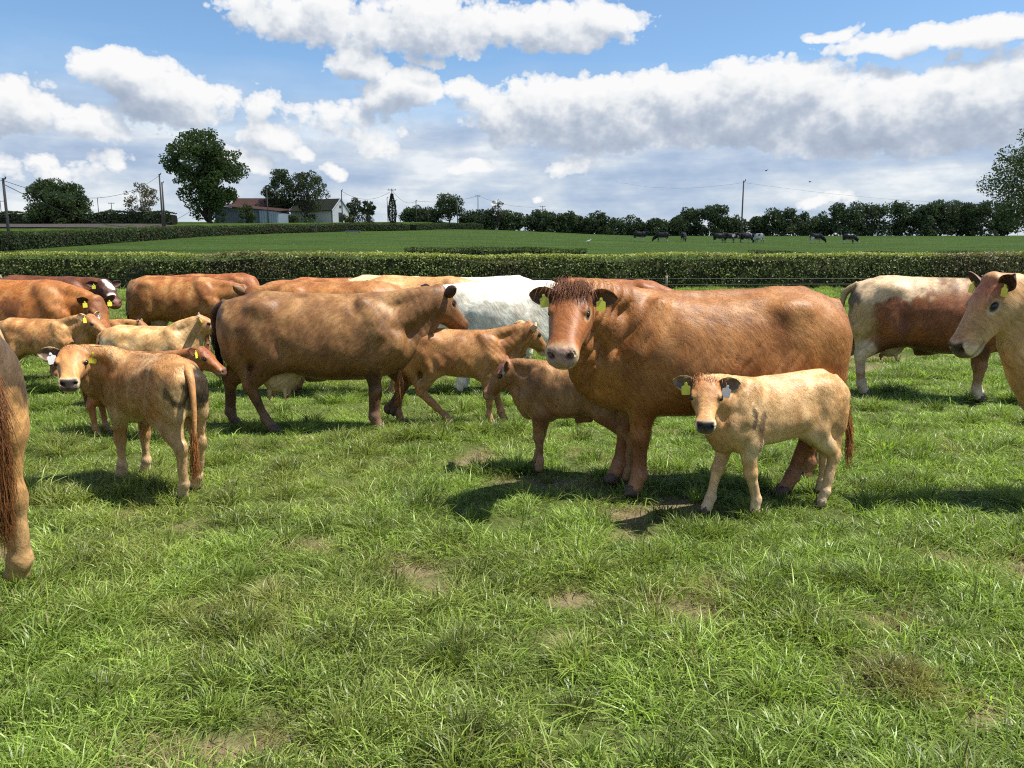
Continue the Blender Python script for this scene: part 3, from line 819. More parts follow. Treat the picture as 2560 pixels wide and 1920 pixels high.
    # ---------------- eyes, hooves, tags, tail, hair
    if parts:
        for sg in (1, -1):
            e = link(bpy.data.objects.new('eye', EYEM), body)
            e.location = Vector((poll + R @ (np.array((.181, .112 * sg * B['ey'], -.006)) * a)) * scale)
            e.scale = (B['eye'] * scale * 1.12, B['eye'] * scale * .9, B['eye'] * scale * .82)
            e.rotation_mode = 'QUATERNION'; e.rotation_quaternion = Matrix(R.tolist()).to_quaternion()
        for lg, key, fk in (('fl', 'fhoof', 'ffet'), ('fr', 'fhoof', 'ffet'), ('hl', 'hhoof', 'hfet'), ('hr', 'hhoof', 'hfet')):
            h = link(bpy.data.objects.new('hoof', HOOFM), body)
            p = J[lg][key]; f = J[lg][fk]
            tilt = pose.get('hooftilt', {}).get(lg, 0.0)
            h.location = Vector((p + np.array((.012 * a, 0, -.05 * B['hoof'] if not tilt else -.02))) * scale)
            h.scale = (scale * B['hoof'],) * 3; h.rotation_euler = (0, tilt, 0)
    for ch, sg in (('L', 1), ('R', -1)):
        if ch + 'y' in tags or ch + 'w' in tags:
            t = link(bpy.data.objects.new('ear_tag', TAGM['y' if ch + 'y' in tags else 'w']), body)
            Er, eb = EAR[sg]
            fr = .44
            q = eb + R @ (Er @ np.array((eL * fr, -.004, .012 + .02 * a)))
            t.location = Vector(q * scale); sz = .056 * scale if kind == 'cow' else .053 * scale
            t.scale = (sz, sz, sz)
            fwd = R @ (Er @ np.array((0, 0, 1.0)))          # open side of the ear
            yaw = math.atan2(fwd[1], fwd[0]) + math.pi / 2
            t.rotation_euler = (RAD(rng.uniform(-8, 8)), RAD(rng.uniform(-12, 12)), yaw + RAD(rng.uniform(-15, 15)))
    if tail is not None:
        pts = spline([np.array(p) for p in [np.array(B['tailhead']) + np.array((.06 * a, 0, .01 * a))] + list(tail)], 26)
        nlen = len(pts)
        rr = [(.036 * a) * (1 - i / nlen) ** 1.8 + .015 * a for i in range(nlen)]
        tv, tf = tube(pts * scale, [r * scale for r in rr], 8)
        t_o = mesh_obj('tail', tv, tf, M_COAT, body, True)
        tcol = np.tile(c.get('tail', base), (len(tv), 1)); colattr(t_o.data, tcol)
        # the switch: strands that hang from the last part of the tail
        ns = int(feat.get('switch', 260))
        if ns:
            s0_ = feat.get('switchfrom', .5)
            ii = (nlen * (s0_ + (.98 - s0_) * rng.random(ns) ** .8)).astype(int).clip(0, nlen - 1)
            roots = pts[ii] + rng.normal(0, .012 * a, (ns, 3))
            tg = pts[np.minimum(ii + 2, nlen - 1)] - pts[np.maximum(ii - 2, 0)]
            tg /= np.linalg.norm(tg, axis=1, keepdims=True) + 1e-6
            dr = tg + rng.normal(0, .10, (ns, 3)); dr /= np.linalg.norm(dr, axis=1, keepdims=True)
            ln = (.10 + .16 * rng.random(ns)) * a * feat.get('switchlen', 1.0)
            sw = np.clip(c.get('switch', c.get('tail', base))[None] * rng.uniform(.55, 1.25, (ns, 1)), .003, .9)
            hair_obj('tail_switch', roots * scale, dr, ln * scale, sw, t_o, rad=feat.get('swrad', .0022) * scale, droop=.45, wavy=.012 * a, rng=rng)
    if hair:
        tri = np.concatenate([Q[:, [0, 1, 2]], Q[:, [0, 2, 3]]])
        ar = np.linalg.norm(np.cross(P[tri[:, 1]] - P[tri[:, 0]], P[tri[:, 2]] - P[tri[:, 0]]), axis=1)
        pick = rng.choice(len(tri), hair, p=ar / ar.sum())
        u, v = rng.random(hair), rng.random(hair); fl = u + v > 1; u[fl] = 1 - u[fl]; v[fl] = 1 - v[fl]
        T = tri[pick]
        def lerp(A): return A[T[:, 0]] * (1 - u - v)[:, None] + A[T[:, 1]] * u[:, None] + A[T[:, 2]] * v[:, None]
        rp, rn, rc = lerp(P), lerp(N), lerp(C)
        hh = (rp - poll) @ R / a
        whd = headw(hh)[:, None]
        wl = (1 - sstep(.25, .45, rp[:, 2] / B['H']))[:, None]
        flow = np.array((-.75, 0, -.65))[None] * (1 - wl) + np.array((-.1, 0, -1.0))[None] * wl
        flow = flow * (1 - whd) + (R[:, 0] * .9 + R[:, 2] * -.1)[None] * whd
        sw = feat.get('swirl', .20) * np.stack([vnoise(rp, 3 / a, seed + 40 + q, 2) for q in range(3)], 1) + rng.normal(0, feat.get('mess', .07), (hair, 3))
        flow = flow + sw
        flow -= (flow * rn).sum(1, keepdims=True) * rn
        flow /= np.linalg.norm(flow, axis=1, keepdims=True) + 1e-6
        dr = flow + rn * (feat.get('lift', .03) + .07 * rng.random((hair, 1)))
        dr /= np.linalg.norm(dr, axis=1, keepdims=True)
        ln = hlen * rng.uniform(.5, 1.3, hair) * (1 - .62 * whd[:, 0]) * (1 - .3 * wl[:, 0])
        keep = (hh[:, 0] < .43) | (whd[:, 0] < .2)
        for sg in (1, -1): keep &= np.linalg.norm(hh - (.185, .118 * sg * B['ey'], -.012), axis=1) > .034
        rc = np.clip(rc * (1.0 + feat.get('hvar', .22) * (rng.random((hair, 1)) - .5) * 2 + .25 * vnoise(rp * (1, 1, .6), 22 / a, seed + 77, 2)[:, None]), .004, .95)
        fur_obj(rp[keep] * scale, rn[keep], dr[keep], ln[keep] * scale, rc[keep], body, feat.get('hrad', .0016) * scale)
        if feat.get('forelock'):                               # longer curly tuft between the ears
            nfk = int(900 * feat['forelock'])
            k = rng.normal(0, 1, (nfk, 3)) * (.03, .055, .012)
            fr_ = poll + (R @ (np.array((.005, 0, .075)) + k).T).T * a
            fd_ = (R @ (np.array((.85, 0, .22)) + rng.normal(0, .24, (nfk, 3))).T).T
            fd_ /= np.linalg.norm(fd_, axis=1, keepdims=True)
            fl_ = rng.uniform(.04, .085, nfk) * a * feat.get('forelen', 1.0)
            fc_ = np.clip(c.get('poll', base)[None] * rng.uniform(.6, 1.5, (nfk, 1)), .004, .9)
            hair_obj('forelock', fr_ * scale, fd_, fl_ * scale, fc_, body, rad=.0010 * scale, droop=.55, wavy=.003 * a, rng=rng)
    return body
# ------------------------------------------------------------------ land
def smst(a, b, x):
    t = max(0.0, min(1.0, (x - a) / (b - a))); return t * t * (3 - 2 * t)
XH_Y = [40, 63, 120, 150, 165, 190, 230]; XH_X = [-41, -42, -45, -37, -25, -17, -4]
def land_np(x, y):
    x = np.asarray(x, float); y = np.asarray(y, float)
    s = .047 + (.037 - .047) * sstep(-20, 40, x)
    z = s * (np.minimum(y, 212 + 0*y) - 19) * sstep(38.6, 42.5, y)
    xh = np.interp(y, XH_Y, XH_X)
    z = z + 1.7 * sstep(0, 8, xh - x) * sstep(42, 56, y)
    z = z + .012 * np.maximum(0, y - 212) * (1 - sstep(300, 900, y) * .9)
    P = np.stack([x.ravel(), y.ravel(), 0 * x.ravel()], 1)
    near = 1 - sstep(10, 16, y)
    z = z + (near * .03 * vnoise(P, .9, 3, 2).reshape(x.shape) + .03 * vnoise(P, .25, 8, 2).reshape(x.shape)) * sstep(-3, 1.0, y) 
    return z
def land(x, y): return float(land_np(np.array([x]), np.array([y]))[0])
BARE = []                                            # worn patches: x, y, radius x, radius y, amount
for px, py, rx, ry, k in [(1690, 1258, .30, .09, .9), (1560, 1285, .20, .10, .8), (775, 1362, .16, .08, .9), (820, 1375, .12, .06, .8), (1000, 1432, .20, .10, .8), (1100, 1470, .10, .06, .7), (1440, 1498, .16, .07, .8), (1170, 1365, .08, .05, .7),
                          (1720, 1530, .22, .10, .7), (1780, 1470, .18, .09, .8), (310, 1278, .14, .09, .6), (470, 1310, .15, .07, .5), (560, 1530, .18, .06, .7), (740, 1560, .12, .05, .7), (2200, 1560, .22, .07, .8), (2380, 1400, .2, .09, .5),
                          (1580, 1345, .20, .07, .8), (2460, 1780, .15, .06, .9), (560, 1890, .20, .07, 1.0), (700, 1855, .16, .06, .7), (330, 1885, .18, .06, .8), (2180, 1720, .12, .06, .9), (1380, 1205, .5, .12, .4), (2490, 1640, .14, .06, .8), (1450, 1600, .12, .05, .6), (680, 1470, .15, .06, .5)]:
    q = gp(px, py); BARE.append((q.x, q.y, rx * 1.05, ry * 2.0, k))
def bare_np(x, y):
    b = np.zeros_like(x, dtype=float)
    P = np.stack([x.ravel(), y.ravel(), 0 * x.ravel()], 1)
    nz = vnoise(P, 5.0, 12, 3).reshape(x.shape)
    for bx, by, rx, ry, k in BARE:
        b = np.maximum(b, k * (1 - sstep(.45, 1.15, np.sqrt(((x - bx) / rx)**2 + ((y - by) / ry)**2) + .55 * nz)))
    g = vnoise(P, .9, 44, 4).reshape(x.shape)
    b = np.maximum(b, .85 * sstep(.30, .42, g))
    return b

def ground_material():
    m, nt, b = material('pasture_ground')
    tc = nt.add('ShaderNodeTexCoord').outputs['Object']
    soil = nt.add('ShaderNodeAttribute', attribute_name='soil').outputs['Fac']
    n1 = nt.noise(tc, 30, 5, .65); n2 = nt.noise(tc, .12, 4, .6); n3 = nt.noise(nt.mapping(tc, (.10, .30, 1)), 1.0, 6, .65); n4 = nt.noise(tc, 1.6, 4, .6)
    green = nt.mix(n1, (.035, .046, .014, 1), (.120, .150, .040, 1))
    far = nt.mix(n2, (.100, .165, .024, 1), (.140, .205, .038, 1))
    far = nt.mix(nt.ramp(n3, [(.38, (0,)*3), (.62, (.75,)*3)]), far, (.060, .105, .020, 1))
    far = nt.mix(nt.math('MULTIPLY', nt.ramp(n4, [(.50, (0,)*3), (.68, (1,)*3)]), .45), far, (.15, .18, .05, 1))
    sp = nt.add('ShaderNodeSeparateXYZ', {0: tc})
    fy = nt.math('DIVIDE', nt.math('SUBTRACT', sp.outputs[1], 22.0), 20.0, clamp=True)
    gr = nt.mix(fy, green, far)
    br = nt.mix(n1, (.07, .048, .030, 1), (.34, .255, .155, 1))
    nt.set(b.inputs['Base Color'], nt.mix(soil, gr, br))
    b.inputs['Roughness'].default_value = .95; b.inputs['Specular IOR Level'].default_value = .08
    bp = nt.add('ShaderNodeBump', {'Height': nt.math('ADD', n1, nt.math('MULTIPLY', n4, 3.0)), 'Distance': .06, 'Strength': .7}); nt.set(b.inputs['Normal'], bp.outputs[0])
    return m
def build_ground():
    ys = np.concatenate([np.linspace(-40, 0, 9)[:-1], np.linspace(0, 1.6, 5)[:-1], np.linspace(1.6, 9, 140)[:-1], np.linspace(9, 45, 150)[:-1], np.linspace(45, 240, 120)[:-1], np.geomspace(240, 4500, 30)])
    us = np.linspace(-1, 1, 181)
    Y, U = np.meshgrid(ys, us, indexing='ij')
    half = np.where(Y < 0, 40, np.maximum(6 + 1.0 * Y, .0) + 60 * sstep(30, 60, Y))
    half = np.where(Y <= 0, 46, half); half = np.maximum(half, 6)
    wide = np.maximum(0, np.abs(U) - .8) / .2
    X = U * half + np.sign(U) * wide * 40 * (1 - sstep(0, 60, Y))
    Z = land_np(X, Y)
    soil = np.where(Y < 16, bare_np(X, Y), 0)
    Z = Z - .012 * soil
    V = np.stack([X, Y, Z], 2).reshape(-1, 3)
    nx = len(us); i, j = np.meshgrid(np.arange(len(ys) - 1), np.arange(nx - 1), indexing='ij')
    q = (i * nx + j).ravel()
    F = np.stack([q, q + 1, q + nx + 1, q + nx], 1)
    o = mesh_obj('ground', V, F, ground_material(), None, True); tag(o, kind='structure')
    a = o.data.attributes.new('soil', 'FLOAT', 'POINT'); a.data.foreach_set('value', soil.ravel().astype(np.float32))
    return o
build_ground()

# ploughed field behind the far hedge on the left
def build_plough():
    m, nt, b = material('ploughed_soil')
    tc = nt.add('ShaderNodeTexCoord').outputs['Object']
    nt.set(b.inputs['Base Color'], nt.mix(nt.noise(nt.mapping(tc, (1, .15, 1)), .5, 4), (.10, .065, .045, 1), (.17, .12, .085, 1)))
    b.inputs['Roughness'].default_value = .95
    xs = np.linspace(-150, -50, 30); ys = np.linspace(66, 118, 24)
    Y, X = np.meshgrid(ys, xs, indexing='ij')
    X = X + np.where(X > -60, (Y - 66) * .02, 0)
    V = np.stack([X, Y, land_np(X, Y) + .12], 2).reshape(-1, 3)
    nx = len(xs); i, j = np.meshgrid(np.arange(len(ys) - 1), np.arange(nx - 1), indexing='ij'); q = (i * nx + j).ravel()
    tag(mesh_obj('ploughed_field', V, np.stack([q, q + 1, q + nx + 1, q + nx], 1), m, None, True), kind='structure')
build_plough()

# ------------------------------------------------------------------ grass: blades in tufts, scattered over the near pasture
def grass_material():
    m, nt, b = material('grass_blade')
    at_ = nt.add('ShaderNodeAttribute', attribute_name='tint').outputs['Color']
    dry = nt.add('ShaderNodeAttribute', attribute_name='dry', attribute_type='INSTANCER').outputs['Fac']
    rnd = nt.add('ShaderNodeObjectInfo').outputs['Random']
    c = nt.mix(dry, at_, (.27, .205, .085, 1))
    k = nt.math('MULTIPLY_ADD', rnd, .95, .50)
    cc = nt.add('ShaderNodeCombineColor')
    for i in range(3): nt.set(cc.inputs[i], k)
    c = nt.mix(1.0, c, cc.outputs[0], 'MULTIPLY')
    nt.set(b.inputs['Base Color'], c); b.inputs['Roughness'].default_value = .42; b.inputs['Specular IOR Level'].default_value = .45
    tr = nt.add('ShaderNodeBsdfTranslucent', {'Color': nt.mix(1.0, c, (1.25, 1.35, .8, 1), 'MULTIPLY')})
    mx = nt.add('ShaderNodeMixShader', {0: .45, 1: b.outputs[0], 2: tr.outputs[0]})
    nt.set(m.node_tree.nodes['Material Output'].inputs[0], mx.outputs[0])
    return m
M_GRASS = grass_material()
def tuft(rng, nbl, rad, h0, h1, w, dryp, lean, green=1.0):
    V = []; F = []; C = []
    for i in range(nbl):
        a = rng.uniform(0, 6.283); r = rad * math.sqrt(rng.random())
        bx, by = r * math.cos(a), r * math.sin(a)
        h = rng.uniform(h0, h1); ww = w * rng.uniform(.7, 1.3)
        la = a + rng.normal(0, .9); ln = abs(rng.normal(lean, lean * .6)) + .1
        ld = np.array((math.cos(la), math.sin(la)))
        fa = rng.uniform(0, 6.283); side = np.array((math.cos(fa), math.sin(fa), 0)) * ww * .5
        col = np.array((.195, .295, .054)) * green * rng.uniform(.6, 1.3) + np.array((.05, .035, .010)) * rng.random()
        if rng.random() < dryp: col = np.array((.30, .25, .12)) * rng.uniform(.6, 1.2)
        b0 = len(V)
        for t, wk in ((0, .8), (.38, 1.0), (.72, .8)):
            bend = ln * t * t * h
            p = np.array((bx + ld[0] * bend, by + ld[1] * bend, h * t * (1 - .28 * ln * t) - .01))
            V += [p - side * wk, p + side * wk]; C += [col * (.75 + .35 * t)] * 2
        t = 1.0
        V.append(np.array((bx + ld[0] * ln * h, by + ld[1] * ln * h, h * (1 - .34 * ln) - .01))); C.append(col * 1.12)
        F += [(b0, b0+1, b0+3, b0+2), (b0+2, b0+3, b0+5, b0+4), (b0+4, b0+5, b0+6)]
    me = bpy.data.meshes.new('grass_tuft'); me.from_pydata([tuple(v) for v in V], [], F); me.update()
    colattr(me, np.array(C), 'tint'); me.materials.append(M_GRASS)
    me.polygons.foreach_set('use_smooth', np.ones(len(me.polygons), bool))
    return me
def build_grass():
    rng = np.random.default_rng(7)
    col = bpy.data.collections.new('grass_tufts')
    specs = [(85, .12, .022, .058, .0044, .05, .9, 1.1)] * 3 + [(85, .10, .04, .09, .0045, .03, .65)] * 2 + [(120, .075, .07, .15, .0050, .03, .65, .80)] * 2 + [(60, .13, .025, .055, .0040, .25, 1.1)] * 2 + [(70, .10, .05, .13, .0028, .85, .9)] + [(22, .14, .09, .18, .0050, .02, 1.1)] * 2 + [(90, .11, .04, .10, .0050, .04, .85)] * 2
    for i, s_ in enumerate(specs):
        o = bpy.data.objects.new('grass_tuft_%02d' % i, tuft(rng, *s_)); col.objects.link(o)
    xs = []; ys = []
    for y0, y1, dens in ((1.3, 4.5, 150), (4.5, 8, 95), (8, 13, 46), (13, 22, 22), (22, 38.6, 11)):
        A = .5 * ((1.5 + .84 * y0) + (1.5 + .84 * y1)) * 2 * (y1 - y0)
        n = int(A * dens)
        y = rng.uniform(y0, y1, n * 2); hw = 1.5 + .84 * y
        k = rng.random(n * 2) < hw / (1.5 + .84 * y1); y = y[k][:n]; hw = hw[k][:n]
        ys.append(y); xs.append(rng.uniform(-1, 1, len(y)) * hw)
    x = np.concatenate(xs); y = np.concatenate(ys)
    br = bare_np(x, y) * (y < 16)
    P = np.stack([x, y, 0 * x], 1)
    lush = vnoise(P, 1.5, 61, 3) + .5 * vnoise(P, 4.0, 62, 2)
    keep = rng.random(len(x)) > br * .92
    x, y, br, lush = x[keep], y[keep], br[keep], lush[keep]
    r = rng.random(len(x))
    idx = np.where(lush > .30, np.where(r < .65, 5 + (r * 20).astype(int) % 2, 3 + (r * 20).astype(int) % 2), np.where(lush > 0, np.where(r < .55, 3 + (r * 20).astype(int) % 2, (r * 30).astype(int) % 3), np.where(r < .82, (r * 30).astype(int) % 3, 7 + (r * 20).astype(int) % 2)))
    r2 = rng.random(len(x))
    idx = np.where((br > .25) & (r2 < .6), 9, idx); idx = np.where((br > .05) & (br <= .25) & (r2 < .5), 8, idx)
    idx = np.where(r2 > .982, 9, idx)
    r3 = rng.random(len(x)); nearp = sstep(7, 4, y)
    idx = np.where((br < .2) & (r3 < .04 + .06 * nearp), 10 + (r3 * 1000).astype(int) % 2, idx); idx = np.where((br < .2) & (r3 > 1 - .38 * nearp), 12 + (r3 * 1000).astype(int) % 2, idx)
    idx = np.where((idx < 3) & (r2 > .93), 5, idx)
    dist = np.sqrt(x * x + y * y)
    scl = rng.uniform(.75, 1.25, len(x)) * (1 + .035 * np.maximum(0, dist - 5)) * np.where(br > .3, .6, 1.0)
    P = np.stack([x, y, 0 * x], 1)
    dry = np.clip(.02 + .20 * sstep(.1, .5, vnoise(P, .55, 71, 3)) + .50 * br + rng.normal(0, .05, len(x)), 0, .9)
    # dry tussock on the right of the foreground
    tq = gp(2265, 1710)
    nt_ = 20
    tx = tq.x + rng.normal(0, .05, nt_); ty = tq.y + rng.normal(0, .05, nt_)
    x = np.concatenate([x, tx]); y = np.concatenate([y, ty]); idx = np.concatenate([idx, rng.choice([5, 6, 9, 9], nt_)]); scl = np.concatenate([scl, rng.uniform(.6, 1.0, nt_)]); dry = np.concatenate([dry, rng.uniform(.35, .7, nt_)])
    z = land_np(x, y) - .004
    me = bpy.data.meshes.new('grass'); me.vertices.add(len(x))
    me.vertices.foreach_set('co', np.stack([x, y, z], 1).astype(np.float32).ravel())
    rot = np.stack([rng.normal(0, .08, len(x)), rng.normal(0, .08, len(x)), rng.uniform(0, 6.283, len(x))], 1)
    a = me.attributes.new('rot', 'FLOAT_VECTOR', 'POINT'); a.data.foreach_set('vector', rot.astype(np.float32).ravel())
    a = me.attributes.new('scl', 'FLOAT', 'POINT'); a.data.foreach_set('value', scl.astype(np.float32))
    a = me.attributes.new('dry', 'FLOAT', 'POINT'); a.data.foreach_set('value', dry.astype(np.float32))
    a = me.attributes.new('idx', 'INT', 'POINT'); a.data.foreach_set('value', idx.astype(np.int32))
    o = link(bpy.data.objects.new('grass', me))
    tag(o, 'long green pasture grass in tufts with worn dry patches', 'grass', kind='stuff')
    gt = bpy.data.node_groups.new('grass_scatter', 'GeometryNodeTree')
    gt.interface.new_socket('Geometry', in_out='INPUT', socket_type='NodeSocketGeometry'); gt.interface.new_socket('Geometry', in_out='OUTPUT', socket_type='NodeSocketGeometry')
    n = NT(gt); gi = n.add('NodeGroupInput'); go = n.add('NodeGroupOutput')
    ci = n.add('GeometryNodeCollectionInfo', {'Collection': col, 'Separate Children': True, 'Reset Children': True})
    def named(nm, dt): 
        q = n.add('GeometryNodeInputNamedAttribute', data_type=dt); q.inputs['Name'].default_value = nm; return q.outputs['Attribute']
    e2r = n.add('FunctionNodeEulerToRotation', {0: named('rot', 'FLOAT_VECTOR')})
    ip = n.add('GeometryNodeInstanceOnPoints', {'Points': gi.outputs[0], 'Instance': ci.outputs[0], 'Pick Instance': True, 'Instance Index': named('idx', 'INT'), 'Rotation': e2r.outputs[0], 'Scale': named('scl', 'FLOAT')})
    n.set(go.inputs[0], ip.outputs[0])
    md = o.modifiers.new('scatter', 'NODES'); md.node_group = gt
    print('grass tufts', len(x))
build_grass()
# ------------------------------------------------------------------ foliage helpers
def leaf_material(name, col, trans=.3, rough=.55):
    m, nt, b = material(name)
    at_ = nt.add('ShaderNodeAttribute', attribute_name='tint').outputs['Color']
    c = nt.mix(1.0, at_, (*col, 1), 'MULTIPLY')
    nt.set(b.inputs['Base Color'], c); b.inputs['Roughness'].default_value = rough; b.inputs['Specular IOR Level'].default_value = .3
    tr = nt.add('ShaderNodeBsdfTranslucent', {'Color': nt.mix(1.0, c, (1.3, 1.4, .7, 1), 'MULTIPLY')})
    mx = nt.add('ShaderNodeMixShader', {0: trans, 1: b.outputs[0], 2: tr.outputs[0]})
    nt.set(m.node_tree.nodes['Material Output'].inputs[0], mx.outputs[0])
    return m
M_LEAF = leaf_material('leaf', (1, 1, 1))
M_BARK = simple('bark', (.085, .070, .055), .9, .1, .5, 6, .05)
M_BARKL = simple('bark_grey', (.16, .145, .125), .9, .1, .5, 6, .05)
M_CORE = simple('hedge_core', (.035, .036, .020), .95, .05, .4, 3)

def leaf_cloud(name, P, size, tint, parent, rng, nrm=None, mat=None, kind='stuff', aspect=.6):
    """many small leaf faces: P centres, size per leaf, tint per leaf"""
    n = len(P)
    d = rng.normal(0, 1, (n, 3)); d /= np.linalg.norm(d, axis=1, keepdims=True)
    if nrm is not None:
        d = d * .75 + nrm; d /= np.linalg.norm(d, axis=1, keepdims=True)
    r = rng.normal(0, 1, (n, 3)); x = np.cross(d, r); x /= np.linalg.norm(x, axis=1, keepdims=True); y = np.cross(d, x)
    s_ = np.asarray(size)[:, None] if np.ndim(size) else np.full((n, 1), size)
    a = P + x * s_ * .5; c_ = P - x * s_ * .5
    fold = d * s_ * .10
    b = P + y * s_ * .5 * aspect + fold + x * s_ * .05; e = P - y * s_ * .5 * aspect + fold + x * s_ * .05
    V = np.stack([a, b, c_, e], 1).reshape(-1, 3)
    F = np.arange(4 * n).reshape(-1, 4)
    o = mesh_obj(name, V, F, mat or M_LEAF, parent)
    colattr(o.data, np.repeat(tint, 4, axis=0), 'tint')
    if kind: tag(o, kind=kind)
    return o
def clump_points(rng, centres, radii, per, hollow=.5):
    k = rng.choice(len(centres), per, p=(radii**2) / (radii**2).sum())
    d = rng.normal(0, 1, (per, 3)); d /= np.linalg.norm(d, axis=1, keepdims=True)
    r = radii[k] * (hollow + (1 - hollow) * rng.random(per) ** .5) * rng.uniform(.8, 1.12, per)
    return centres[k] + d * r[:, None] * (1, 1, .85), d, k
def tree(name, label, x, y, h, w, leaf_n, leaf_s, col, seed, group=None, trunk_h=.25, shape='round', gaps=.0, clumps=40, cl=.2, lean=0.0, bloom=0.0, bark=None, base=None, depth=None, cat='tree', trunk_r=None, limbs=9):
    rng = np.random.default_rng(seed)
    z0 = land(x, y) - .15 if base is None else base
    root = link(bpy.data.objects.new(name, None)); root.location = (x, y, z0)
    tag(root, label, cat, group)
    depth = depth or w
    th = h * trunk_h
    # crown clumps
    cs = []; 
    while len(cs) < clumps:
        p = rng.uniform(-1, 1, 3)
        if shape == 'round': ok = p @ p < 1
        elif shape == 'column': ok = p[0]**2 + p[1]**2 < 1
        elif shape == 'cone': ok = np.hypot(p[0], p[1]) < (1 - p[2]) * .5 + .08
        elif shape == 'dome': ok = p[0]**2 + p[1]**2 + (max(0, p[2]))**2 < 1
        elif shape == 'egg': ok = np.hypot(p[0], p[1]) < float(np.interp(p[2], [-1, -.6, -.2, .3, .6, .85, 1], [.40, .66, .86, 1, .95, .72, .35]))
        elif shape == 'vase': ok = np.hypot(p[0], p[1]) < min(.98, .66 + .42 * p[2]) - .30 * max(0, p[2] - .5)
        if not ok: continue
        if shape in ('round', 'dome') and p @ p < .25 and rng.random() < .6: continue
        cs.append(p)
    cs = np.array(cs)
    ctr = cs * (w / 2 * .86, depth / 2 * .86, (h - th) / 2 * .88) + (lean * h * .1, 0, th + (h - th) / 2)
    rad = rng.uniform(.6, 1.35, clumps) * cl * w
    # trunk and limbs
    tr = trunk_r or .028 * h
    V, F = [], []
    def addtube(pts, rr, n=7):
        v, f = tube(pts, rr, n); b0 = len(V); V.extend(v); F.extend([tuple(q + b0 for q in ff) for ff in f])
    topz = th + (h - th) * .55
    tp = [(0, 0, 0), (rng.normal(0, .02 * h), rng.normal(0, .02 * h), th * .6), (rng.normal(0, .03 * h), rng.normal(0, .03 * h), th * 1.1), (lean * h * .1 + rng.normal(0, .03 * h), 0, topz)]
    addtube(spline(tp, 8), np.linspace(tr, tr * .35, 8), 9)
    for i in rng.choice(clumps, min(limbs, clumps), replace=False):
        e = ctr[i]; s0 = np.array((0, 0, th * rng.uniform(.5, 1.3)))
        mdl = s0 * .5 + e * .5 + np.array((0, 0, -.06 * h)) + rng.normal(0, .02 * h, 3)
        addtube(spline([s0, mdl, e], 6), np.linspace(tr * .45, tr * .08, 6), 5)
    mesh_obj('trunk', V, F, bark or M_BARK, root, True)
    P, D, k = clump_points(rng, ctr, rad, leaf_n)
    shade = rng.uniform(.65, 1.3, clumps)[k] * rng.uniform(.75, 1.25, leaf_n)
    T = np.array(col)[None] * shade[:, None]
    T = T + np.array((.02, .014, .0)) * (rng.random((leaf_n, 1)) - .3) * (sum(col) / .2)
    if bloom:
        bl = rng.random(leaf_n) < bloom * np.clip(1.2 * vnoise(P, 1.2 / (cl * w), seed + 3, 2) + .6, 0, 1.6)
        T[bl] = np.array((.42, .43, .30)) * rng.uniform(.6, 1.1, (bl.sum(), 1))
    keep = np.ones(leaf_n, bool)
    if gaps: keep = vnoise(P, 2.2 / (cl * w), seed, 2) > (-.6 + gaps)
    leaf_cloud('crown', P[keep], rng.uniform(.6, 1.3, keep.sum()) * leaf_s, np.clip(T[keep], .004, .9), root, rng)
    return root

